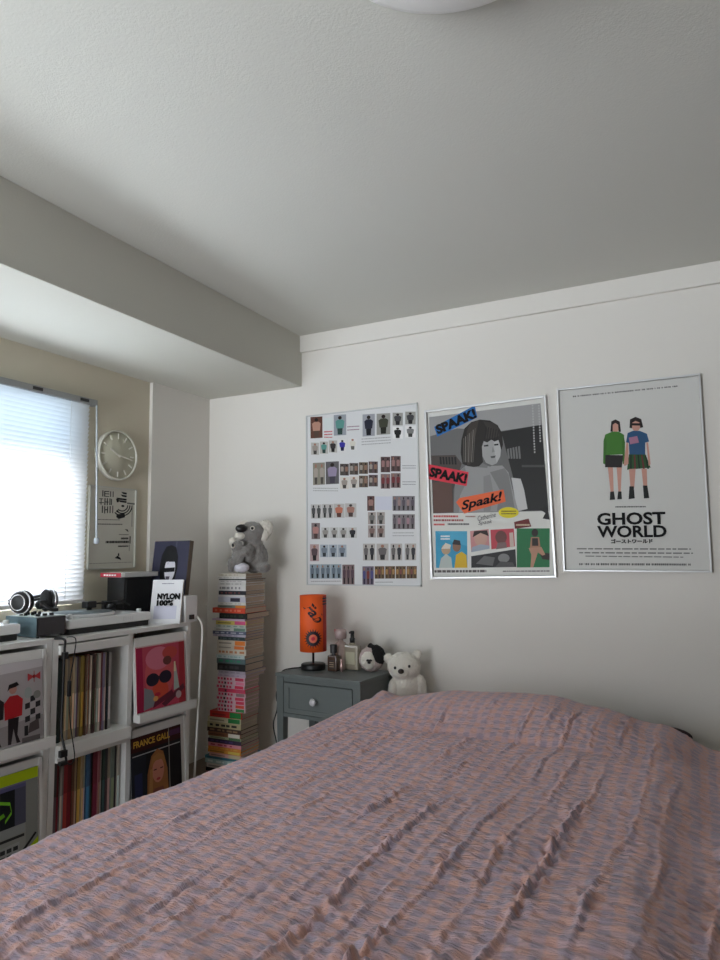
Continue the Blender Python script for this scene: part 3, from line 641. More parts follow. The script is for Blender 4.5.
# ================================================================== THINGS ON THE SHELF TOP
def turntable(label, l0, l1, d0, d1, z):
    t = thing('turntable', label, 'turntable', sw((l0+l1)/2, d0, z), SROT, 'white turntables on the record shelves')
    w = (l1-l0)/2; D = d1-d0
    mb = MB(); mb.box((-w+.008, .008, 0), (w-.008, D-.008, .024), bev=.004); mb.build('base', M_black, t)
    mb = MB(); mb.box((-w, 0, .024), (w, D, .062), bev=.008); mb.build('deck', M_whitegloss, t)
    mb = MB(); mb.lathe([(.138, .062), (.14, .066), (.14, .074), (.13, .076), (.004, .076)], c=(-.05, D/2, 0), seg=48); mb.build('platter', M_alu, t)
    mb = MB(); mb.lathe([(.128, .0765), (.128, .079), (.05, .079), (.05, .0796), (.003, .0796)], c=(-.05, D/2, 0), seg=48); mb.build('slipmat', mat('slipmat', srgb(120,130,134), .6), t)
    mb = MB(); mb.lathe([(.022, .062), (.022, .086), (.012, .092), (.01, .098)], c=(w-.055, D-.075, 0), seg=20)
    mb.tube(smooth_path([(w-.055, D-.075, .10), (w-.10, D-.09, .108), (w-.06, D*.5, .104), (w-.02, D*.42, .09)], 6), .004, 8)
    mb.box((w-.225, D-.125, .088), (w-.175, D-.085, .118), bev=.004); mb.lathe([(.012, .062), (.012, .09)], c=(w-.2, D-.105, 0), seg=14)
    mb.tube([(w-.18, D-.105, .106), (w-.075, D-.125, .106)], .004, 8); mb.box((w-.085, D-.15, .096), (w-.035, D-.115, .112), bev=.003); mb.lathe([(.014, .062), (.014, .108)], c=(w-.055, D-.03, 0), seg=14)
    mb.build('tonearm', M_black, t)
    mb = MB(); mb.lathe([(.011, .062), (.011, .074), (.008, .076)], c=(w-.03, .05, 0), seg=16); mb.build('pitch_knob', M_whitegloss, t)
    mb = MB(); mb.lathe([(.012, .062), (.012, .078), (.007, .082)], c=(-w+.035, .04, 0), seg=16); mb.build('start_button', M_alu, t)
    mb = MB()
    for k in range(5): mb.box((w-.16+k*.012, -.0012, .034), (w-.154+k*.012, .001, .052))
    mb.build('front_ribs', M_alu, t)
    return t
turntable('white turntable with black base standing in front of the black speaker', .085, .525, .06, .345, TOP)
turntable('white turntable cut off by the left edge of the picture', -.56, -.115, .07, .345, TOP+.006)
t = thing('adapter_puck', 'small round white adapter lying on the right turntable deck', 'adapter', sw(.15, .30, TOP+.062))
mb = MB(); mb.lathe([(.024, 0), (.026, .004), (.026, .014), (.02, .019), (.004, .020)], seg=24); mb.build('disc', M_whitegloss, t)

t = thing('dj_mixer', 'dark mixer box between the two white turntables', 'mixer', sw(0, 0, TOP+.006), SROT)
mb = MB(); mb.box((-.062, .05, .006), (.066, .245, .078), bev=.004); mb.build('body', mat('dark_gloss', srgb(40,36,42), .22, coat=.5), t)
mb = MB(); mb.box((-.066, .05, .004), (-.0625, .245, .08)); mb.build('side_plate', mat('teal_plate', srgb(110,132,140), .25, metal=.4), t)
mb = MB(); mb.box((-.062, .055, .0785), (.066, .24, .081)); mb.build('top_plate', mat('mixer_plate', srgb(190,200,198), .3, metal=.4), t)
for i in range(2):
    for k in range(3):
        mb = MB(); mb.lathe([(.007, .081), (.006, .093)], c=(-.03+k*.03, .2-.03*i, 0), seg=12); mb.build('knob', M_black, t)
for k in range(3):
    mb = MB(); mb.box((-.035+k*.03, .085, .081), (-.025+k*.03, .10, .09)); mb.build('fader', M_black, t)
mb = MB()
for a in (-.05, .054):
    for b in (.06, .235): mb.lathe([(.006, 0), (.006, .007)], c=(a, b, 0), seg=10)
mb.build('foot', M_black, t)

# headphones lying over the mixer
t = thing('headphones', 'black and silver headphones resting on the mixer', 'headphones', sw(-.005, .13, TOP+.006+.094), SROT)
def cup(x, rot):
    Mx = Matrix.Translation((x, 0, .044)) @ Matrix.Rotation(rot, 4, 'Z') @ Matrix.Rotation(PI/2, 4, 'Y')
    mb = MB(); mb.lathe([(.02, -.026), (.038, -.024), (.043, -.014), (.042, -.004), (.036, 0)], seg=26, M=Mx); o = mb.build('ear_cup', M_black, t)
    mb = MB(); mb.lathe([(.028, -.0005), (.042, .002), (.045, .012), (.038, .02), (.022, .021)], seg=26, M=Mx); mb.build('ear_pad', M_blackmatte, t)
    mb = MB(); mb.tube([Mx @ V((.044*math.cos(k*PI/12), .044*math.sin(k*PI/12), -.012)) for k in range(24)], .0035, 8, closed=True)
    mb.tube([Mx @ V((.03*math.cos(k*PI/12), .03*math.sin(k*PI/12), -.026)) for k in range(24)], .0025, 8, closed=True)
    mb.build('silver_ring', M_chrome, o)
cup(-.07, .35); cup(.045, PI-.25)
mb = MB()
arc = [(-.07+.125*(k/16), .05+.11*math.sin(PI*k/16), .05-.02*math.sin(PI*k/16)) for k in range(17)]
for off in (0, .012): mb.tube([(x, y, z+off) for x, y, z in arc], .006, 8)
mb.build('headband', M_black, t)
mb = MB(); mb.tube(smooth_path([(.0, -.03, .03), (.02, -.05, .012), (.05, -.052, .008)], 6), .008, 8); mb.tube([(-.01+k*.012, -.02+.004*(k % 2), .03) for k in range(6)], .018, 10)
mb.build('coiled_cord', M_black, t)

t = thing('speaker', 'small black speaker box in the corner behind the white turntable', 'speaker', sw(.605, .235, TOP), SROT)
mb = MB(); mb.box((-.085, .004, 0), (.085, .125, .218), bev=.003); mb.build('cabinet', M_black, t)
mb = MB(); mb.box((-.078, -.003, .008), (.078, .004, .21), bev=.002); mb.build('grille', M_blackmatte, t)
t = thing('game_box', 'flat white case with a red end lying on the black speaker', 'box', sw(.585, .22, TOP+.218), SROT)
mb = MB(); mb.box((-.105, -.005, 0), (.125, .14, .022), bev=.0015); mb.build('case', mat('case_grey', srgb(200,200,198), .35), t)
mb = MB(); mb.box((-.1065, -.0052, .001), (-.1045, .14, .0212)); mb.box((-.1065, -.0065, .001), (-.085, -.0048, .0212), 1); mb.build('red_end', [cm(176, 30, 52), cm(236,236,234)], t)
mb = MB()
for k in range(5): mb.box((-.1078, .03+k*.018, .007), (-.1064, .042+k*.018, .015))
mb.build('printing', cm(236,236,234), t)

# dark framed picture leaning, small white book in front, white box and its cable
t = thing('framed_picture', 'tall dark blue picture of a woman with a black bob', 'picture', sw(.690, .285, TOP), SROT-PI/2)
P = Print(.240, .390)
nb = (.20,.20,.28)
P.rect(0,0,1,1,nb); P.rect(.62,0,.66,1,(.27,.27,.34),2)
P.poly([(.02,.0),(.06,.28),(.22,.42),(.42,.50),(.62,.46),(.80,.30),(.86,.0)],(.46,.45,.55),3)
P.poly([(.26,.50),(.22,.66),(.25,.82),(.36,.93),(.50,.95),(.64,.92),(.72,.80),(.73,.64),(.68,.50),(.56,.47),(.40,.46)],(.05,.05,.06),4)
P.ell(.52,.64,.15,.16,(.80,.79,.82),5); P.poly([(.36,.60),(.66,.61),(.66,.665),(.36,.655)],(.06,.06,.07),6); P.poly([(.34,.735),(.70,.735),(.66,.86),(.38,.86)],(.05,.05,.06),6)
P.poly([(.58,.46),(.64,.44),(.92,.18),(.90,.0),(.84,.0),(.84,.16)],(.84,.84,.86),5); P.rect(.44,.70,.47,.74,(.7,.7,.74),7); P.poly([(.42,.55),(.54,.55),(.52,.50),(.44,.50)],(.30,.28,.34),6)
mb = MB(); mb.box((-.122, .0015, 0), (.122, .026, .395), bev=.002); fr = mb.build('frame', mat('brown_frame', srgb(92,78,64), .5), t)
o = P.build('print', t, nb, (0, -.0005, .0025)); fr.location = (.135, 0, 0); o.location.x = .135
for q in (fr, o): q.rotation_euler.x = math.radians(-7)
t = thing('book', 'white paperback with black lettering leaning on the dark picture', 'book', sw(.566, .118, TOP), SROT-PI/2+math.radians(26))
mb = MB(); mb.box((0, 0, 0), (.148, .0015, .208)); mb.box((0, .0135, 0), (.148, .015, .208)); mb.box((-.001, 0, 0), (.001, .015, .208)); cv = mb.build('cover', cm(230,230,232), t)
mb = MB(); mb.box((.001, .0016, .002), (.146, .0134, .206)); pg = mb.build('pages', M_page, t)
P = Print(.148, .208); P.poly([(.12,.1),(.86,.1),(.86,.40),(.12,.40)], (.80,.80,.86), 1); P.lines(.3,.7,[.9],(.55,.55,.6),.02)
o = P.build('front_print', t, (.89,.89,.90), (.074, -.0015, 0))
lt = lettering('lettering', [('NYLON', -.045, .066, .112, .142, -.004, 0, dict(bold=.07)), ('100%', -.045, .036, .082, .110, -.004, 0, dict(bold=.07))], t, [Kk], (.074, -.0015, 0))
for q in (cv, pg, o, *lt): q.rotation_euler.x = math.radians(-13)
t = thing('white_box', 'small white plastic box with a hanging cable at the shelf end', 'box', sw(.70, -.012, TOP), SROT)
mb = MB(); mb.box((-.03, 0, 0), (.052, .04, .125), bev=.004); mb.build('case', M_whitegloss, t)
mb = MB(); mb.box((-.005, -.010, .012), (.022, .001, .034), bev=.002); mb.build('plug', M_black, t)
mb = MB(); mb.tube(smooth_path([(.045, -.001, .02), (.054, -.008, .012), (.07, -.012, -.02), (.074, -.012, -.08), (.068, -.008, -.25), (.064, .0, -.45), (.062, .02, -.8)], 8), .0055, 8); mb.build('cable', M_wcable, t)

# black cables hanging in front of the open shelf
t = thing('audio_cable', 'black cable with plugs hanging down the front of the open shelf', 'cable', sw(0, -.05, 0), SROT)
mb = MB(); mb.tube(smooth_path([(-.018, .05, TOP+.004), (-.016, -.005, TOP+.002), (-.01, 0, .82), (-.004, .01, .66), (-.012, 0, .52), (-.01, -.02, .45), (.0, -.02, .40)], 8), .0048, 8)
mb.tube(smooth_path([(.035, .05, TOP+.004), (.034, -.004, TOP), (.033, 0, .79), (.018, 0, .70), (.016, -.002, .62), (.026, -.004, .52), (.034, -.02, .42), (.018, -.024, .392), (.0, -.02, .40)], 8), .0022, 8)
mb.build('cord', M_rubber, t)
mb = MB(); mb.box((-.02, -.012, .785), (.0, .006, .812), bev=.003); mb.build('plug', M_black, t)
mb = MB(); mb.box((.010, -.006, .640), (.022, .006, .700), bev=.003); mb.build('inline_control', M_black, t)
mb = MB(); mb.box((-.03, -.026, .425), (.0, -.008, .45), bev=.003); mb.box((-.03, -.026, .395), (.0, -.008, .41), bev=.003); mb.build('plug', M_black, t)

# ================================================================== TALL STACK OF BOOKS ON THE FLOOR
# (colour words, spine colour, accent colour, thickness weight, left overhang, depth, back shift)
BK = [('cream hardback',(214,208,196),(190,180,160),20,0,.155),('white paperback',(222,220,216),(200,198,192),18,.012,.16),('thin black',(40,38,38),(70,66,64),8,0,.185),('plain white',(224,222,220),(196,194,190),18,0,.17),('plain white',(218,216,214),(170,168,168),16,.0,.175),
  ('white with grey title',(226,224,222),(150,148,150),40,.004,.175),('navy black',(44,44,54),(120,70,70),28,.0,.18),('thin white',(226,226,226),(180,180,180),14,0,.175),('pale blue with dark blotch',(206,208,220),(60,58,72),37,.008,.175),('slim white',(224,222,216),(200,198,196),20,0,.17),
  ('grey green with orange mark',(128,138,126),(216,130,50),20,.01,.175),('orange-red',(222,78,52),(236,130,100),36,.04,.19),('black hardback',(22,22,24),(40,60,44),38,.0,.21),('lilac magazine',(206,184,204),(226,120,160),14,.038,.165),('yellow and pink',(214,196,100),(220,90,140),28,.025,.165),
  ('pale grey green',(196,204,194),(140,160,150),20,.022,.165),('white and green',(210,212,206),(110,140,126),24,.03,.165),('blue striped',(92,98,124),(186,186,200),22,.038,.165),('lilac grey',(184,178,194),(150,146,170),16,.034,.165),('dark teal',(52,66,70),(90,104,104),24,.0,.165),
  ('white with orange block',(212,202,186),(226,128,50),35,.004,.165),('ivory with orange block',(206,198,182),(220,120,56),26,.004,.165),('cream with small title',(212,204,188),(190,130,90),38,.01,.165),('pale teal',(196,208,206),(150,180,176),24,.01,.17),('teal with green title',(92,112,116),(60,140,110),36,.006,.17),
  ('black paperback',(26,26,28),(60,58,60),48,.004,.165),('lilac grey',(176,164,178),(150,140,156),22,.0,.19),('thin lilac',(190,172,190),(170,150,170),20,.0,.17)]
for k in range(9): BK.append(('manga', (222,186,196) if k != 3 else (210,60,90), [(196,60,90),(230,130,160),(214,50,84),(200,70,100),(150,120,120),(206,60,90),(206,60,90),(220,80,60),(60,130,70)][k], 26, 0, .128))
BK += [('red and green',(186,40,34),(30,130,58),42,.03,.15),('cream and green',(206,196,164),(40,120,60),34,.036,.15),('olive cream',(184,172,132),(40,40,36),38,.036,.15),('dark brown',(70,46,38),(150,120,90),28,.045,.15),('brown and white',(130,84,56),(222,218,204),28,.035,.15),
  ('green and cream',(170,176,140),(80,120,80),18,.035,.15),('dark purple',(56,40,66),(80,60,110),26,.04,.15),('pink',(218,140,152),(180,60,90),24,.03,.16),('orange',(222,140,58),(226,170,80),22,.03,.16),('orange and yellow',(220,150,60),(226,196,90),22,.03,.16),('pink and cream',(220,170,160),(210,196,160),24,.028,.15),
  ('blue and teal',(70,130,150),(60,120,130),18,.055,.19),('pale teal',(170,196,194),(220,230,226),30,.05,.19),('white and pink',(214,206,202),(220,150,160),30,.045,.16),('black',(30,28,30),(60,56,58),26,.045,.16),('brown pink',(170,120,116),(120,80,80),30,.045,.16),('yellow green',(170,176,64),(110,130,40),46,.055,.17)]
totw = sum(b[3] for b in BK); ztop = 1.076; zz = ztop; rnd = random.Random(11); SX = -2.113; SY = 2.905; mangak = 0
for i, (nm, c, c2, wgt, ov, dep) in enumerate(BK):
    h = ztop*wgt/totw; z0 = zz-h; zz = z0; hh = h-.0006
    L = .175+ov+rnd.uniform(-.004, .006); xr = SX+rnd.uniform(-.004, .004)+(.012 if nm.startswith('black h') else 0)-(.02 if i > 36 else 0)
    yaw = rnd.uniform(-.02, .02)
    b = thing('book', None, 'book', (xr-L/2, SY+(-.004 if i > 36 else 0)+rnd.uniform(-.003, .003), z0), yaw, 'books in the tall floor stack')
    ct = min(.0016, hh*.16)
    mb = MB(); mb.box((-L/2, 0, 0), (L/2, dep, ct)); mb.box((-L/2, 0, hh-ct), (L/2, dep, hh)); mb.box((-L/2, -.001, 0), (L/2, .0015, hh)); cols = [c]*18
    def stripe(a, e, q0, q1, cc):
        mb.add([(-L/2+L*a, -.0016, hh*q0), (-L/2+L*e, -.0016, hh*q0), (-L/2+L*e, -.0016, hh*q1), (-L/2+L*a, -.0016, hh*q1)], [(0,1,2,3)]); cols.append(cc)
    if nm == 'manga':
        mangak += 1
        for s in range(5): stripe(.03+.11*s, .03+.11*s+.07, .2, .8, (206,60,96) if s != 2 else (70,40,50))
        stripe(.66, .96, .1, .9, c2)
    elif 'block' in nm or 'and' in nm.split() or 'mark' in nm: stripe(.62, .97, .06, .94, c2); stripe(.06, .5, .3, .6, tuple(int(q*.72) for q in c))
    elif 'blotch' in nm: stripe(.45, .8, .1, .8, c2)
    elif wgt > 15:
        x = .08
        while x < .8:
            e = x+rnd.uniform(.04, .16); stripe(x, e, .3, .7, c2); x = e+rnd.uniform(.02, .1)
    o = mb.build('cover', M_cover, b); col_attr(o, cols)
    mb = MB(); mb.box((-L/2+.003, .0016, ct), (L/2-.003, dep-.003, hh-ct)); mb.build('pages', M_page, b)
    if nm == 'manga': b['label'] = 'pink and white comic volume, %s from the top of the matching pink set' % ORD[mangak-1]
    else: b['label'] = '%s book, %s from the top of the tall floor stack' % (nm, ORD[i] if i < 39 else ('%s from the floor' % ORD[len(BK)-1-i]))
    if i >= 39 and nm != 'manga': b['label'] = '%s book in the tall stack, %s up from the floor' % (nm, ORD[len(BK)-1-i])

# ================================================================== PLUSH TOYS
def plush(name, parent, blobs, m, vox=.005):
    mb = MB()
    for c, r in blobs: mb.ell(c, r, seg=20, rings=12)
    o = mb.build(name, m, parent)
    md = o.modifiers.new('merge', 'REMESH'); md.mode = 'VOXEL'; md.voxel_size = vox; md.use_smooth_shade = True
    sm = o.modifiers.new('soften', 'SMOOTH'); sm.factor = .5; sm.iterations = 4
    tx_ = bpy.data.textures.new(name+'_fur', 'CLOUDS'); tx_.noise_scale = .011; tx_.noise_depth = 2
    dm = o.modifiers.new('tufts', 'DISPLACE'); dm.texture = tx_; dm.strength = .009; dm.mid_level = .5; dm.texture_coords = 'LOCAL'
    return o
KY = math.radians(36)
t = thing('plush_koala', 'grey plush koala sitting on top of the book stack', 'plush toy', (-2.158, 2.995, ztop+.002), KY); t.scale = (1.1, 1.1, 1.1)
plush('body', t, [((.025, .01, .075), (.068, .058, .078)), ((.02, 0, .13), (.05, .045, .05)), ((.015, -.005, .195), (.066, .056, .055)), ((-.025, -.03, .185), (.034, .032, .034)),
    ((.0, -.05, .095), (.024, .03, .045)), ((-.02, -.07, .11), (.03, .02, .022)), ((.07, -.02, .025), (.035, .045, .026)), ((-.035, -.03, .024), (.03, .04, .024))], M_fur_g)
plush('ear', t, [((.080, -.01, .216), (.040, .02, .044)), ((.074, -.022, .180), (.025, .02, .03))], M_fur_w)
plush('ear', t, [((-.022, .045, .225), (.034, .016, .032))], M_fur_w)
mb = MB(); mb.ell((-.038, -.060, .214), (.028, .018, .020)); mb.build('nose', M_black, t)
mb = MB(); mb.ell((-.045, -.055, .178), (.026, .018, .018)); mb.build('chin_patch', M_fur_w, t)
mb = MB(); mb.ell((.016, -.056, .214), (.012, .006, .012)); ew = mb.build('eye_ring', M_fur_w, t)
mb = MB(); mb.ell((.014, -.061, .214), (.007, .005, .007)); mb.build('eye', M_black, ew)
t = thing('plush_koala', 'small grey baby koala plush held against the big koala', 'plush toy', (-2.158, 2.995, ztop+.002), KY); t.scale = (1.1, 1.1, 1.1)
t.location = V(t.location)+V((math.cos(KY)*-.058+math.sin(KY)*.075, math.sin(KY)*-.058-math.cos(KY)*.075, 0))
plush('body', t, [((0, 0, .075), (.03, .026, .045)), ((-.004, .0, .128), (.03, .027, .027)), ((-.032, -.004, .04), (.017, .017, .036)), ((.02, -.018, .09), (.03, .014, .014))], M_fur_g, .004)
plush('ear', t, [((-.028, .0, .152), (.018, .012, .020))], M_fur_w, .004)
mb = MB(); mb.ell((-.024, -.026, .130), (.012, .010, .012)); mb.build('muzzle', M_fur_w, t)
mb = MB(); mb.ell((-.024, -.035, .133), (.006, .004, .009)); mb.build('nose', M_black, t)
t2 = plush('nappy', t, [((.018, -.004, .026), (.036, .028, .024))], mat('white_cloth', srgb(222,220,230), .9), .004)

BRZ = math.radians(21)
t = thing('plush_bear', 'white curly teddy bear sitting between nightstand and bed', 'plush toy', (-1.300, 3.105, .432), BRZ); t.scale = (.93, .93, .93)
plush('body', t, [((.0, .0, .09), (.075, .06, .10)), ((-.01, -.005, .205), (.088, .072, .076)), ((-.02, -.06, .185), (.04, .03, .032)), ((-.092, 0, .246), (.026, .018, .026)), ((.062, 0, .266), (.026, .018, .026)),
    ((.075, -.01, .09), (.03, .035, .075)), ((-.07, -.02, .085), (.026, .035, .06))], M_fur_w, .005)
mb = MB(); mb.ell((-.024, -.092, .194), (.016, .010, .013)); mb.build('nose', mat('brown_nose', srgb(52,40,34), .4), t)
for x, z in ((-.055, .208), (.018, .216)):
    mb = MB(); mb.ell((x, -.071, z), (.007, .006, .008)); mb.build('eye', M_black, t)

# ================================================================== NIGHTSTAND
NR = math.radians(-5.3); NW, ND, NT = .487, .31, .592
N0 = V((-1.893, 2.862, 0))
def nw(x, y, z): return (N0.x+math.cos(NR)*x-math.sin(NR)*y, N0.y+math.sin(NR)*x+math.cos(NR)*y, z)
t = thing('nightstand', 'grey-green wooden nightstand with one drawer beside the bed', 'nightstand', tuple(N0), NR)
mb = MB(); mb.box((-.004, -.006, NT-.016), (NW+.004, ND, NT), bev=.003); mb.build('top', M_grey, t)
mb = MB()
for a, b in (((.004, .008, .40), (.022, ND-.006, NT-.016)), ((NW-.022, .008, .40), (NW-.004, ND-.006, NT-.016)), ((.022, ND-.022, .40), (NW-.022, ND-.008, NT-.016)), ((.04, .004, .386), (NW-.04, .022, .403)), ((.04, .004, .553), (NW-.04, .022, NT-.016)), ((.022, .02, .40), (NW-.022, ND-.02, .408))): mb.box(a, b)
mb.build('case', M_grey, t)
for a in (0, NW-.042):
    for b in (0, ND-.046):
        mb = MB(); mb.add([(a,b,NT-.016),(a+.042,b,NT-.016),(a+.042,b+.042,NT-.016),(a,b+.042,NT-.016),(a+.006,b+.004,0),(a+.036,b+.004,0),(a+.036,b+.036,0),(a+.006,b+.036,0)],
            [(0,1,2,3),(4,7,6,5),(0,4,5,1),(1,5,6,2),(2,6,7,3),(3,7,4,0)]); mb.build('leg', M_grey, t)
mb = MB(); x0, x1, z0, z1 = .046, NW-.046, .407, .549
mb.box((x0, .004, z0), (x1, .016, z1))
for a, b in (((x0, .0, z0), (x0+.03, .004, z1)), ((x1-.03, .0, z0), (x1, .004, z1)), ((x0+.03, .0, z0), (x1-.03, .004, z0+.022)), ((x0+.03, .0, z1-.022), (x1-.03, .004, z1))): mb.box(a, b)
dr = mb.build('drawer', M_grey, t)
mb = MB(); mb.box((x0-.004, .0155, z0-.003), (x1+.004, .018, z1+.003)); mb.build('shadow_gap', M_dark, dr)
mb = MB(); Mx = Matrix.Translation((.232, .004, .475)) @ Matrix.Rotation(PI/2, 4, 'X')
mb.lathe([(.006, 0), (.006, .012), (.016, .018), (.019, .024), (.014, .032), (.006, .034)], seg=8, M=Mx, smooth=False); mb.build('knob', mat('crystal_knob', srgb(236, 236, 240), .12, metal=.35, coat=.6), dr)

# lamp
t = thing('table_lamp', 'small table lamp with an orange printed cylinder shade', 'lamp', (-1.772, 3.015, NT))
mb = MB(); mb.lathe([(.060, 0), (.062, .004), (.062, .026), (.058, .030), (.01, .031)], seg=36); mb.build('base', M_black, t)
mb = MB(); mb.lathe([(.006, .03), (.006, .3)], seg=12); mb.build('stem', M_black, t)
SR, SZ0, SZ1 = .068, .092, .372
mb = MB(); vs = []; fs = []
for k in range(48):
    a = 2*PI*k/48
    vs += [(SR*math.cos(a), SR*math.sin(a), SZ0), (SR*math.cos(a), SR*math.sin(a), SZ1), (SR*.985*math.cos(a), SR*.985*math.sin(a), SZ1), (SR*.985*math.cos(a), SR*.985*math.sin(a), SZ0)]
for k in range(48):
    i = k*4; j = ((k+1) % 48)*4
    for q in range(4): fs.append((i+q, j+q, j+(q+1) % 4, i+(q+1) % 4))
mb.add(vs, fs, 0, False)
shade = mb.build('lamp_shade', mat('orange_shade', srgb(236, 92, 24), .6, var=.05), t)
for p_ in shade.data.polygons: p_.use_smooth = abs(p_.normal.z) < .5
mb = MB()                                            # printed decoration wrapped on the shade (angle from the front, height)
FA = -PI/2+math.radians(30)
def on(a, z, r=SR+.0006): return (r*math.cos(FA+a), r*math.sin(FA+a), z)
def patch(pts, mi, r=SR+.0006): mb.add([on(a, z, r) for a, z in pts], [list(range(len(pts)))], mi)
def ring(ca, cz, r0, r1, mi, n=24, r=SR+.0006):
    for i in range(n):
        a0, a1 = 2*PI*i/n, 2*PI*(i+1)/n
        patch([(ca+r0*math.cos(a0)/SR, cz+r0*math.sin(a0)), (ca+r1*math.cos(a0)/SR, cz+r1*math.sin(a0)), (ca+r1*math.cos(a1)/SR, cz+r1*math.sin(a1)), (ca+r0*math.cos(a1)/SR, cz+r0*math.sin(a1))], mi, r)
for rot in (0, 2.6):
    FA = -PI/2+math.radians(30)+rot
    ring(.0, .160, .036, .021, 0); ring(0, .160, .021, .009, 1, 24); ring(0, .160, .010, 0.0005, 2)
    for i in range(20):
        a = 2*PI*i/20; patch([((.035*math.cos(a-.10))/SR, .160+.035*math.sin(a-.10)), (.050*math.cos(a)/SR, .160+.050*math.sin(a)), (.035*math.cos(a+.10)/SR, .160+.035*math.sin(a+.10))], 0)
    for k in range(0 if rot else 8):                              # red bands round the side
        patch([(.82+k*.1, .094), (.92+k*.1, .094), (.92+k*.1, .37), (.82+k*.1, .37)], 3, SR+.0003)
    for k in range(3): [patch([(.78+q*.1, .325+k*.014), (.88+q*.1, .325+k*.014), (.88+q*.1, .332+k*.014), (.78+q*.1, .332+k*.014)], 0, SR+.0009) for q in range(8)]
FA = -PI/2+math.radians(30)
vs, fs = text_mesh('Fab', -.058, .058, -.027, .027, 0, bold=.025, shear=.3)
cr_, sr_ = math.cos(-.85), math.sin(-.85)
mb.add([on((x*cr_-z*sr_+.004)/SR, .288+x*sr_+z*cr_, SR+.0009) for x, y, z in vs], fs, 0)
mb.build('shade_print', [cm(30, 22, 34), cm(226, 110, 80), cm(196, 30, 60), cm(190, 44, 30)], shade)
mb = MB(); cpts = [nw(.03, .15, NT+.004), nw(.012, .10, NT+.006), nw(-.012, .06, NT-.004), nw(-.022, .05, .54), nw(-.024, .04, .47), nw(-.03, .04, .40), nw(-.06, .05, .33), nw(-.07, .08, .25), nw(-.05, .12, .1), nw(-.02, .2, .004)]
o0 = V((-1.772, 3.015, NT)); cpts = [V((-1.833, 3.005, NT+.008))]+[V(c) for c in cpts]
mb.tube([c-o0 for c in smooth_path(cpts, 8)], .0032, 8); cd = mb.build('cord', M_rubber, t)
mb = MB(); mb.ell(V(nw(-.024, .04, .47))-o0, (.011, .011, .032), seg=12, rings=8); mb.build('inline_switch', M_black, cd)
t = thing('power_cable', 'black cable hanging in a loop under the nightstand drawer', 'cable', nw(.1, .24, 0))
mb = MB(); mb.tube(smooth_path([(0, 0, .004), (.004, 0, .15), (-.01, 0, .3), (.02, 0, .37), (.06, .01, .385)], 8), .0035, 8); mb.build('cord', M_rubber, t)

# bottles and round plush on the nightstand
M_amber = mat('dark_amber_glass', srgb(84, 62, 50), .12, coat=.6)
M_pinkglass = mat('pale_pink_glass', srgb(206, 182, 172), .08, trans=.35, coat=.5)
M_clear = mat('smoky_clear_glass', srgb(196, 186, 166), .08, trans=.45, coat=.5)
t = thing('perfume_bottle', 'small dark square bottle with a black cap, nearest the lamp', 'bottle', (-1.651, 3.01, NT), NR)
mb = MB(); mb.box((-.027, -.018, 0), (.027, .018, .078), bev=.006); mb.build('bottle', M_amber, t)
mb = MB(); mb.box((-.018, -.0192, .014), (.018, -.0178, .056)); mb.build('paper_label', cm(54, 40, 36), t)
mb = MB()
for k in range(3): mb.box((-.013, -.0198, .022+k*.010), (.013, -.019, .025+k*.010))
mb.build('label_lines', cm(176, 150, 120), t)
mb = MB(); mb.lathe([(.010, .078), (.010, .086), (.017, .088), (.019, .128), (.016, .13)], seg=8, smooth=False); mb.build('cap', M_black, t)
t = thing('perfume_bottle', 'tall pink glass bottle standing behind the small dark one', 'bottle', (-1.645, 3.075, NT), NR)
mb = MB(); mb.lathe([(.030, 0), (.033, .004), (.033, .115), (.026, .13), (.014, .138), (.013, .15)], seg=28); mb.build('bottle', M_pinkglass, t)
mb = MB(); mb.lathe([(.014, .148), (.029, .152), (.031, .185), (.026, .20), (.006, .203)], seg=20); mb.build('cap', mat('smoked_cap', srgb(170, 150, 148), .12, coat=.5), t)
mb = MB(); mb.box((-.034, -.006, .172), (-.029, .006, .198)); mb.build('red_tag', cm(176, 50, 44), t)
t = thing('spray_bottle', 'wide clear bottle with a black pump top', 'bottle', (-1.580, 3.078, NT), NR)
mb = MB(); mb.box((-.044, -.022, 0), (.044, .022, .125), bev=.012); mb.lathe([(.018, .123), (.016, .134)], seg=20); mb.build('bottle', M_clear, t)
mb = MB(); mb.box((-.026, -.0232, .03), (.026, -.0218, .09)); mb.build('paper_label', cm(176, 172, 148), t)
mb = MB(); mb.lathe([(.013, .134), (.014, .155), (.010, .158), (.009, .178), (.011, .18), (.010, .192)], seg=18); mb.box((-.016, -.006, .178), (.004, .006, .188)); mb.build('pump', M_black, t)
t = thing('lipstick', 'slim shiny pink tube standing in front of the bottles', 'lipstick', (-1.607, 3.01, NT))
mb = MB(); mb.lathe([(.008, 0), (.008, .032), (.0072, .034), (.0072, .058), (.005, .061)], seg=16); mb.build('tube', mat('rose_metal', srgb(226, 190, 184), .15, metal=.7), t)
PR = math.radians(26)
t = thing('plush_ball', 'round plush with white face and black back beside the teddy bear', 'plush toy', (-1.468, 3.065, NT+.002), PR)
o = plush('body', t, [((0, 0, .06), (.062, .05, .062))], M_fur_p, .004)
plush('face_patch', t, [((-.014, -.03, .058), (.04, .028, .044))], M_fur_w, .004)
plush('hood', t, [((.02, .004, .072), (.05, .054, .055)), ((-.004, -.004, .122), (.016, .018, .014))], M_fur_k, .004)
mb = MB()
for k in range(3):
    a = k*2*PI/3+.5; mb.ell((-.012+.007*math.cos(a), -.060, .058+.007*math.sin(a)), (.009, .005, .006), seg=10, rings=6)
mb.build('nose_mark', M_black, t)

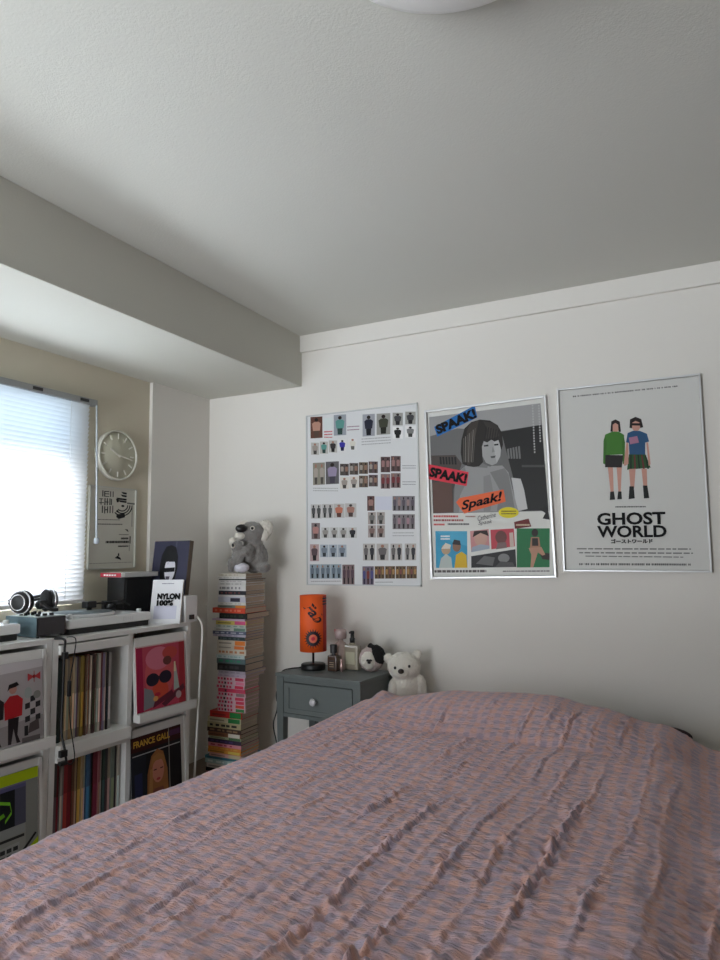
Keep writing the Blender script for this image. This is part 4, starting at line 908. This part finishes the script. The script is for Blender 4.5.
# ================================================================== BED
def interp(x, xs, ys):
    if x <= xs[0]: return ys[0]
    for i in range(len(xs)-1):
        if x <= xs[i+1]:
            k = (x-xs[i])/(xs[i+1]-xs[i]); k = k*k*(3-2*k); return ys[i]+(ys[i+1]-ys[i])*k
    return ys[-1]
def ss(a, b, x):
    k = max(0, min(1, (x-a)/(b-a))); return k*k*(3-2*k)
BXL, BXR = -1.36, .13
t = thing('bed', 'double bed standing with its head against the back wall', 'bed', (-.6, 1.9, 0))
mb = MB(); mb.box((-.68, -1.28, .12), (.68, 1.27, .26), bev=.01); mb.build('base', mat('bed_wood', srgb(120, 92, 70), .5, var=.1, vscale=6), t)
for sx in (-.62, .56):
    for sy in (-1.2, 1.14):
        mb = MB(); mb.box((sx, sy, 0), (sx+.06, sy+.06, .12)); mb.build('leg', mat('bed_wood', srgb(120, 92, 70), .5), t)
mb = MB(); mb.box((-.67, -1.27, .26), (.67, 1.28, .36), bev=.03); mb.build('mattress', mat('mattress_cloth', srgb(214, 208, 204), .9, bump=.2), t)
# white pillow that carries the bear; dark cushion glimpsed between bed and wall
mb = MB(); mb.ell((0, 0, .046), (.30, .27, .046), seg=32, rings=12)
o = mb.build('pillow', mat('pillowcase', srgb(220, 214, 212), .9, bump=.2), None, (-1.02, 2.92, .361)); tag(o, 'white pillow tucked under the cover beneath the teddy bear', 'pillow')
mb = MB(); mb.ell((0, 0, .036), (.11, .05, .036), seg=32, rings=14)
o = mb.build('cushion', mat('dark_pillowcase', srgb(52, 34, 40), .9, bump=.2), None, (-.165, 3.188, .361)); tag(o, 'dark cushion edge showing between the cover and the wall at the right', 'cushion')

rx = [-.1, .0, .06, .13]
def cover_z(x, y):
    z = .53+.006*math.sin(2.1*x+1.3*y)
    z -= interp(x, [-.16, .02, .13], [0, .035, .11])
    hz = interp(x, [-1.36, -1.2, -.9, -.55, -.37, -.16, .03, .13], [.530, .560, .604, .614, .584, .540, .466, .40])
    crease = 2.36+.03*math.sin(5*x)
    g = ss(crease-.02, crease+.26, y)
    z = z+(hz-z)*g
    z -= .020*math.exp(-((y-crease)/.022)**2)*ss(-1.3, -1.0, x)*(1-ss(-.5, -.2, x))
    z -= ss(2.74, 3.06, y)*(.13+.03*math.sin(6*x))
    z += .028*math.exp(-(((x+1.27)/.035)**2+((y-2.76)/.10)**2))-.01*math.exp(-(((x+1.2)/.03)**2+((y-2.7)/.10)**2))
    return z
RIDG = [(-1.27,.02,.5),(-1.2,.02,.5),(-1.12,.03,.7),(-1.06,.04,.8),(-.955,.05,.9),(-.88,.05,.6),(-.80,.06,.8),(-.73,.06,.5),(-.665,.07,1.0),(-.59,.07,.6),(-.52,.07,1.5),(-.43,.06,.7),(-.335,.06,1.4),(-.215,.05,.9),(-.13,.05,1.2),(-.02,.06,1.0),(.06,.04,.6)]
def detail(x, y):
    h = 0
    for k, (x0, sl, amp) in enumerate(RIDG):
        xc = x0+sl*(y-1.2)+.026*noise.noise((y*2.3, k*7.1, 0))+.012*noise.noise((y*9, k*3.3, 5))
        q = x-xc
        if abs(q) < .06:
            on_ = max(0, min(1, .45+1.6*noise.noise((y*3.4, k*5.7, 9))))
            a = .0068*amp*(.12+on_)
            h += a*math.exp(-(q/.0048)**2)-a*.35*math.exp(-((q-.010)/.0055)**2)
            h += .016*amp*on_*on_*math.exp(-(q/.026)**2)*noise.noise((x*48, y*42, 2+k))
    s_ = ss(-.75, -.25, x)
    h += .018*s_*noise.noise((x*2.2-y*4.2, (x+y)*1.2, 3))+.008*s_*noise.noise((x*6-y*9, (x+y)*2.0, 6))
    h += .008*noise.noise((x*3.5, y*3.0, 4))+.0045*noise.noise((x*9, y*13, 14))
    h -= .0105*abs(noise.noise((x*13+1.5*noise.noise((x*5, y*5, 3)), y*40, 1)))+.0060*abs(noise.noise((x*30, y*85, 8)))
    h += .014*(1-ss(.85, 1.25, y))*noise.noise((x*9+y*5, y*7, 12))
    return h
nx, ny = 330, 560; Y0, Y1 = .60, 3.07
left_edge = lambda y: interp(y, [.6, 1.02, 1.25, 1.35, 1.63, 1.93, 2.36, 2.87, 3.1], [-1.40, -1.405, -1.42, -1.41, -1.37, -1.335, -1.345, -1.36, -1.36])-.028
vs = []; fs = []; rows = []
# across: down the left side, round the shoulder, over the top, round the right shoulder, down
us = [('l', k/14) for k in range(14)]+[('t', k/nx) for k in range(nx+1)]+[('r', k/14) for k in range(1, 15)]
for j in range(ny+1):
    y = Y0+(Y1-Y0)*j/ny; xl = left_edge(y); xr = BXR
    for kind, u in us:
        if kind == 't':
            x = xl+(xr-xl)*u; z = cover_z(x, y)
            dl = x-xl; dr_ = xr-x
            if dl < .045: z -= .045-math.sqrt(max(0, .045**2-(.045-dl)**2))
            if dr_ < .05: z -= .05-math.sqrt(max(0, .05**2-(.05-dr_)**2))
            z += detail(x, y)*ss(0, .05, dl)*ss(0, .04, dr_)*(1-.6*ss(2.5, 2.7, y))
        elif kind == 'l':
            zt = cover_z(xl, y)-.045; z = .16+(zt-.16)*u; w = (1-u)
            x = xl-.004*w+.018*w*noise.noise((y*5, 3, w))+.004*noise.noise((y*14, z*8, 4))*w
        else:
            zt = cover_z(xr, y)-.05; z = zt+(.16-zt)*u; x = xr+.03*u*noise.noise((y*4, 9, u))+.01*u
        if y < Y0+.05:                                # foot end turned down
            q = (Y0+.05-y)/.05; z -= (.05-math.sqrt(max(0, .05**2-(q*.05)**2)))*1.0
        vs.append((x, y, z))
nu = len(us)
for j in range(ny):
    for i in range(nu-1):
        a = j*nu+i; fs.append((a, a+1, a+nu+1, a+nu))
# foot end hanging down
b0 = len(vs)
for k in range(1, 9):
    for i in range(nu):
        x, y, z = vs[i]; q = k/8; vs.append((x, Y0-.004-.01*q+.012*q*noise.noise((x*6, q*2, 7)), z+(min(z, .16)-z)*q))
for k in range(8):
    for i in range(nu-1):
        a = (b0+(k-1)*nu if k else 0)+i; c = b0+k*nu+i; fs.append((a+1, a, c, c+1))
mb = MB(); mb.add(vs, fs, 0, True)
# seersucker check cloth
m = bpy.data.materials.new('seersucker_check'); m.use_nodes = True; n = m.node_tree.nodes; l = m.node_tree.links; b = n['Principled BSDF']
b.inputs['Roughness'].default_value = .85; b.inputs['Specular IOR Level'].default_value = .2; b.inputs['Sheen Weight'].default_value = .25
tc = n.new('ShaderNodeTexCoord'); sep = n.new('ShaderNodeSeparateXYZ')
wn = n.new('ShaderNodeTexNoise'); wn.inputs['Scale'].default_value = 7; l.new(tc.outputs['Object'], wn.inputs['Vector'])
wm = n.new('ShaderNodeVectorMath'); wm.operation = 'SCALE'; wm.inputs['Scale'].default_value = .05; l.new(wn.outputs['Color'], wm.inputs[0])
wa = n.new('ShaderNodeVectorMath'); wa.operation = 'ADD'; l.new(tc.outputs['Object'], wa.inputs[0]); l.new(wm.outputs[0], wa.inputs[1]); l.new(wa.outputs[0], sep.inputs[0])
def mth(op, a, bb=None):
    q = n.new('ShaderNodeMath'); q.operation = op
    for i, s_ in enumerate((a, bb)):
        if s_ is None: continue
        if isinstance(s_, (int, float)): q.inputs[i].default_value = s_
        else: l.new(s_, q.inputs[i])
    return q.outputs[0]
def band(src, per):                                   # soft stripe mask
    return mth('MULTIPLY_ADD', mth('SINE', mth('MULTIPLY', src, 2*PI/per)), .5)
def softband(src, per, ph=0):
    q = mth('SINE', mth('ADD', mth('MULTIPLY', src, 2*PI/per), ph)); q = mth('MULTIPLY', q, 2.2)
    cl = n.new('ShaderNodeClamp'); cl.inputs['Min'].default_value = -1; l.new(q, cl.inputs['Value'])
    return mth('ADD', mth('MULTIPLY', cl.outputs[0], .5), .5)
sx_ = softband(sep.outputs['X'], .046); sy_ = softband(sep.outputs['Y'], .036)
def mixc(f, A, B):
    q = n.new('ShaderNodeMix'); q.data_type = 'RGBA'
    if isinstance(f, (int, float)): q.inputs['Factor'].default_value = f
    else: l.new(f, q.inputs['Factor'])
    for nm_, s_ in (('A', A), ('B', B)):
        if isinstance(s_, tuple): q.inputs[nm_].default_value = s_
        else: l.new(s_, q.inputs[nm_])
    return q.outputs['Result']
mauve = srgb(212, 178, 180)
pn = n.new('ShaderNodeTexNoise'); pn.inputs['Scale'].default_value = 2.2; l.new(tc.outputs['Object'], pn.inputs['Vector'])
rowf = mth('ADD', mth('MULTIPLY', sy_, .65), .2)
blue = mixc(mth('MULTIPLY', rowf, .85), mauve, srgb(132, 144, 172))
oran = mixc(mth('MULTIPLY', mth('SUBTRACT', 1.0, sy_), .66), mauve, srgb(224, 166, 132))
chk = mixc(sx_, blue, oran)
base = mixc(mth('ADD', mth('MULTIPLY', pn.outputs['Fac'], .5), .02), chk, mauve)
fn = n.new('ShaderNodeTexNoise'); fn.inputs['Scale'].default_value = 1; fn.inputs['Detail'].default_value = 3
mp = n.new('ShaderNodeMapping'); mp.inputs['Scale'].default_value = (40, 170, 60); l.new(tc.outputs['Object'], mp.inputs['Vector']); l.new(mp.outputs['Vector'], fn.inputs['Vector'])
base = mixc(mth('MULTIPLY', fn.outputs['Fac'], .35), base, srgb(142, 110, 116))
l.new(base, b.inputs['Base Color'])
bp = n.new('ShaderNodeBump'); bp.inputs['Strength'].default_value = .8; bp.inputs['Distance'].default_value = .009; l.new(fn.outputs['Fac'], bp.inputs['Height']); l.new(bp.outputs['Normal'], b.inputs['Normal'])
o = mb.build('duvet', m); tag(o, 'crinkled mauve, orange and blue checked cover spread over the bed', 'duvet')

# ================================================================== LIGHT, SKY, CAMERA
w = bpy.data.worlds.new('sky'); bpy.context.scene.world = w; w.use_nodes = True
n = w.node_tree.nodes; l = w.node_tree.links; bg = n['Background']
tc = n.new('ShaderNodeTexCoord'); sp = n.new('ShaderNodeSeparateXYZ'); l.new(tc.outputs['Generated'], sp.inputs[0])
cr = n.new('ShaderNodeValToRGB'); mr = n.new('ShaderNodeMapRange'); mr.inputs['From Min'].default_value = -1; l.new(sp.outputs['Z'], mr.inputs['Value']); l.new(mr.outputs[0], cr.inputs[0])
e = cr.color_ramp.elements; e[0].position = .0; e[0].color = (2.6, 2.7, 2.75, 1); e[1].position = 1; e[1].color = (.55, .72, 1, 1)
q = e.new(.44); q.color = (2.3, 2.35, 2.4, 1); q = e.new(.49); q.color = (1.0, 1.0, .98, 1); q = e.new(.56); q.color = (.95, .97, 1, 1)
l.new(cr.outputs[0], bg.inputs[0]); bg.inputs['Strength'].default_value = 9.5
# daylight falling through the window and the added rear one
ld = bpy.data.lights.new('window_daylight', 'AREA'); ld.shape = 'RECTANGLE'; ld.size = WY1-WY0-.1; ld.size_y = WZ1-WZ0-.05; ld.cycles.is_portal = True
l2 = ld.copy(); l2.size = VX1-VX0-.1; l2.size_y = VZ1-.1; o2 = bpy.data.objects.new('fill_window_daylight', l2); C.objects.link(o2)
o2.location = ((VX0+VX1)/2, YR-.16, VZ1/2); o2.rotation_euler = (PI/2, 0, 0)
lo = bpy.data.objects.new('window_daylight', ld); C.objects.link(lo); lo.location = (XL-.17, (WY0+WY1)/2, (WZ0+WZ1)/2); lo.rotation_euler = (PI/2, 0, -PI/2)

cam = bpy.data.cameras.new('camera'); co = bpy.data.objects.new('camera', cam); C.objects.link(co)
ya, pi_, ro = .46005255776267245, .10711412295388417, -.012849368557841512
fwd = V((-math.sin(ya)*math.cos(pi_), math.cos(ya)*math.cos(pi_), math.sin(pi_))); r = V((math.cos(ya), math.sin(ya), 0)); u = r.cross(fwd)
r2 = r*math.cos(ro)+u*math.sin(ro); u2 = u*math.cos(ro)-r*math.sin(ro)
M = Matrix((r2, u2, -fwd)).transposed().to_4x4(); M.translation = (0, 0, HC); co.matrix_world = M
cam.sensor_fit = 'VERTICAL'; cam.sensor_height = 36; cam.lens = 670.834/960*36; cam.clip_start = .02
S = bpy.context.scene; S.camera = co
S.view_settings.view_transform = 'Standard'; S.view_settings.look = 'None'; S.view_settings.gamma = 1; S.view_settings.exposure = 1.12; S.view_settings.use_curve_mapping = False
S.cycles.max_bounces = 12; S.cycles.diffuse_bounces = 8; S.cycles.transparent_max_bounces = 16
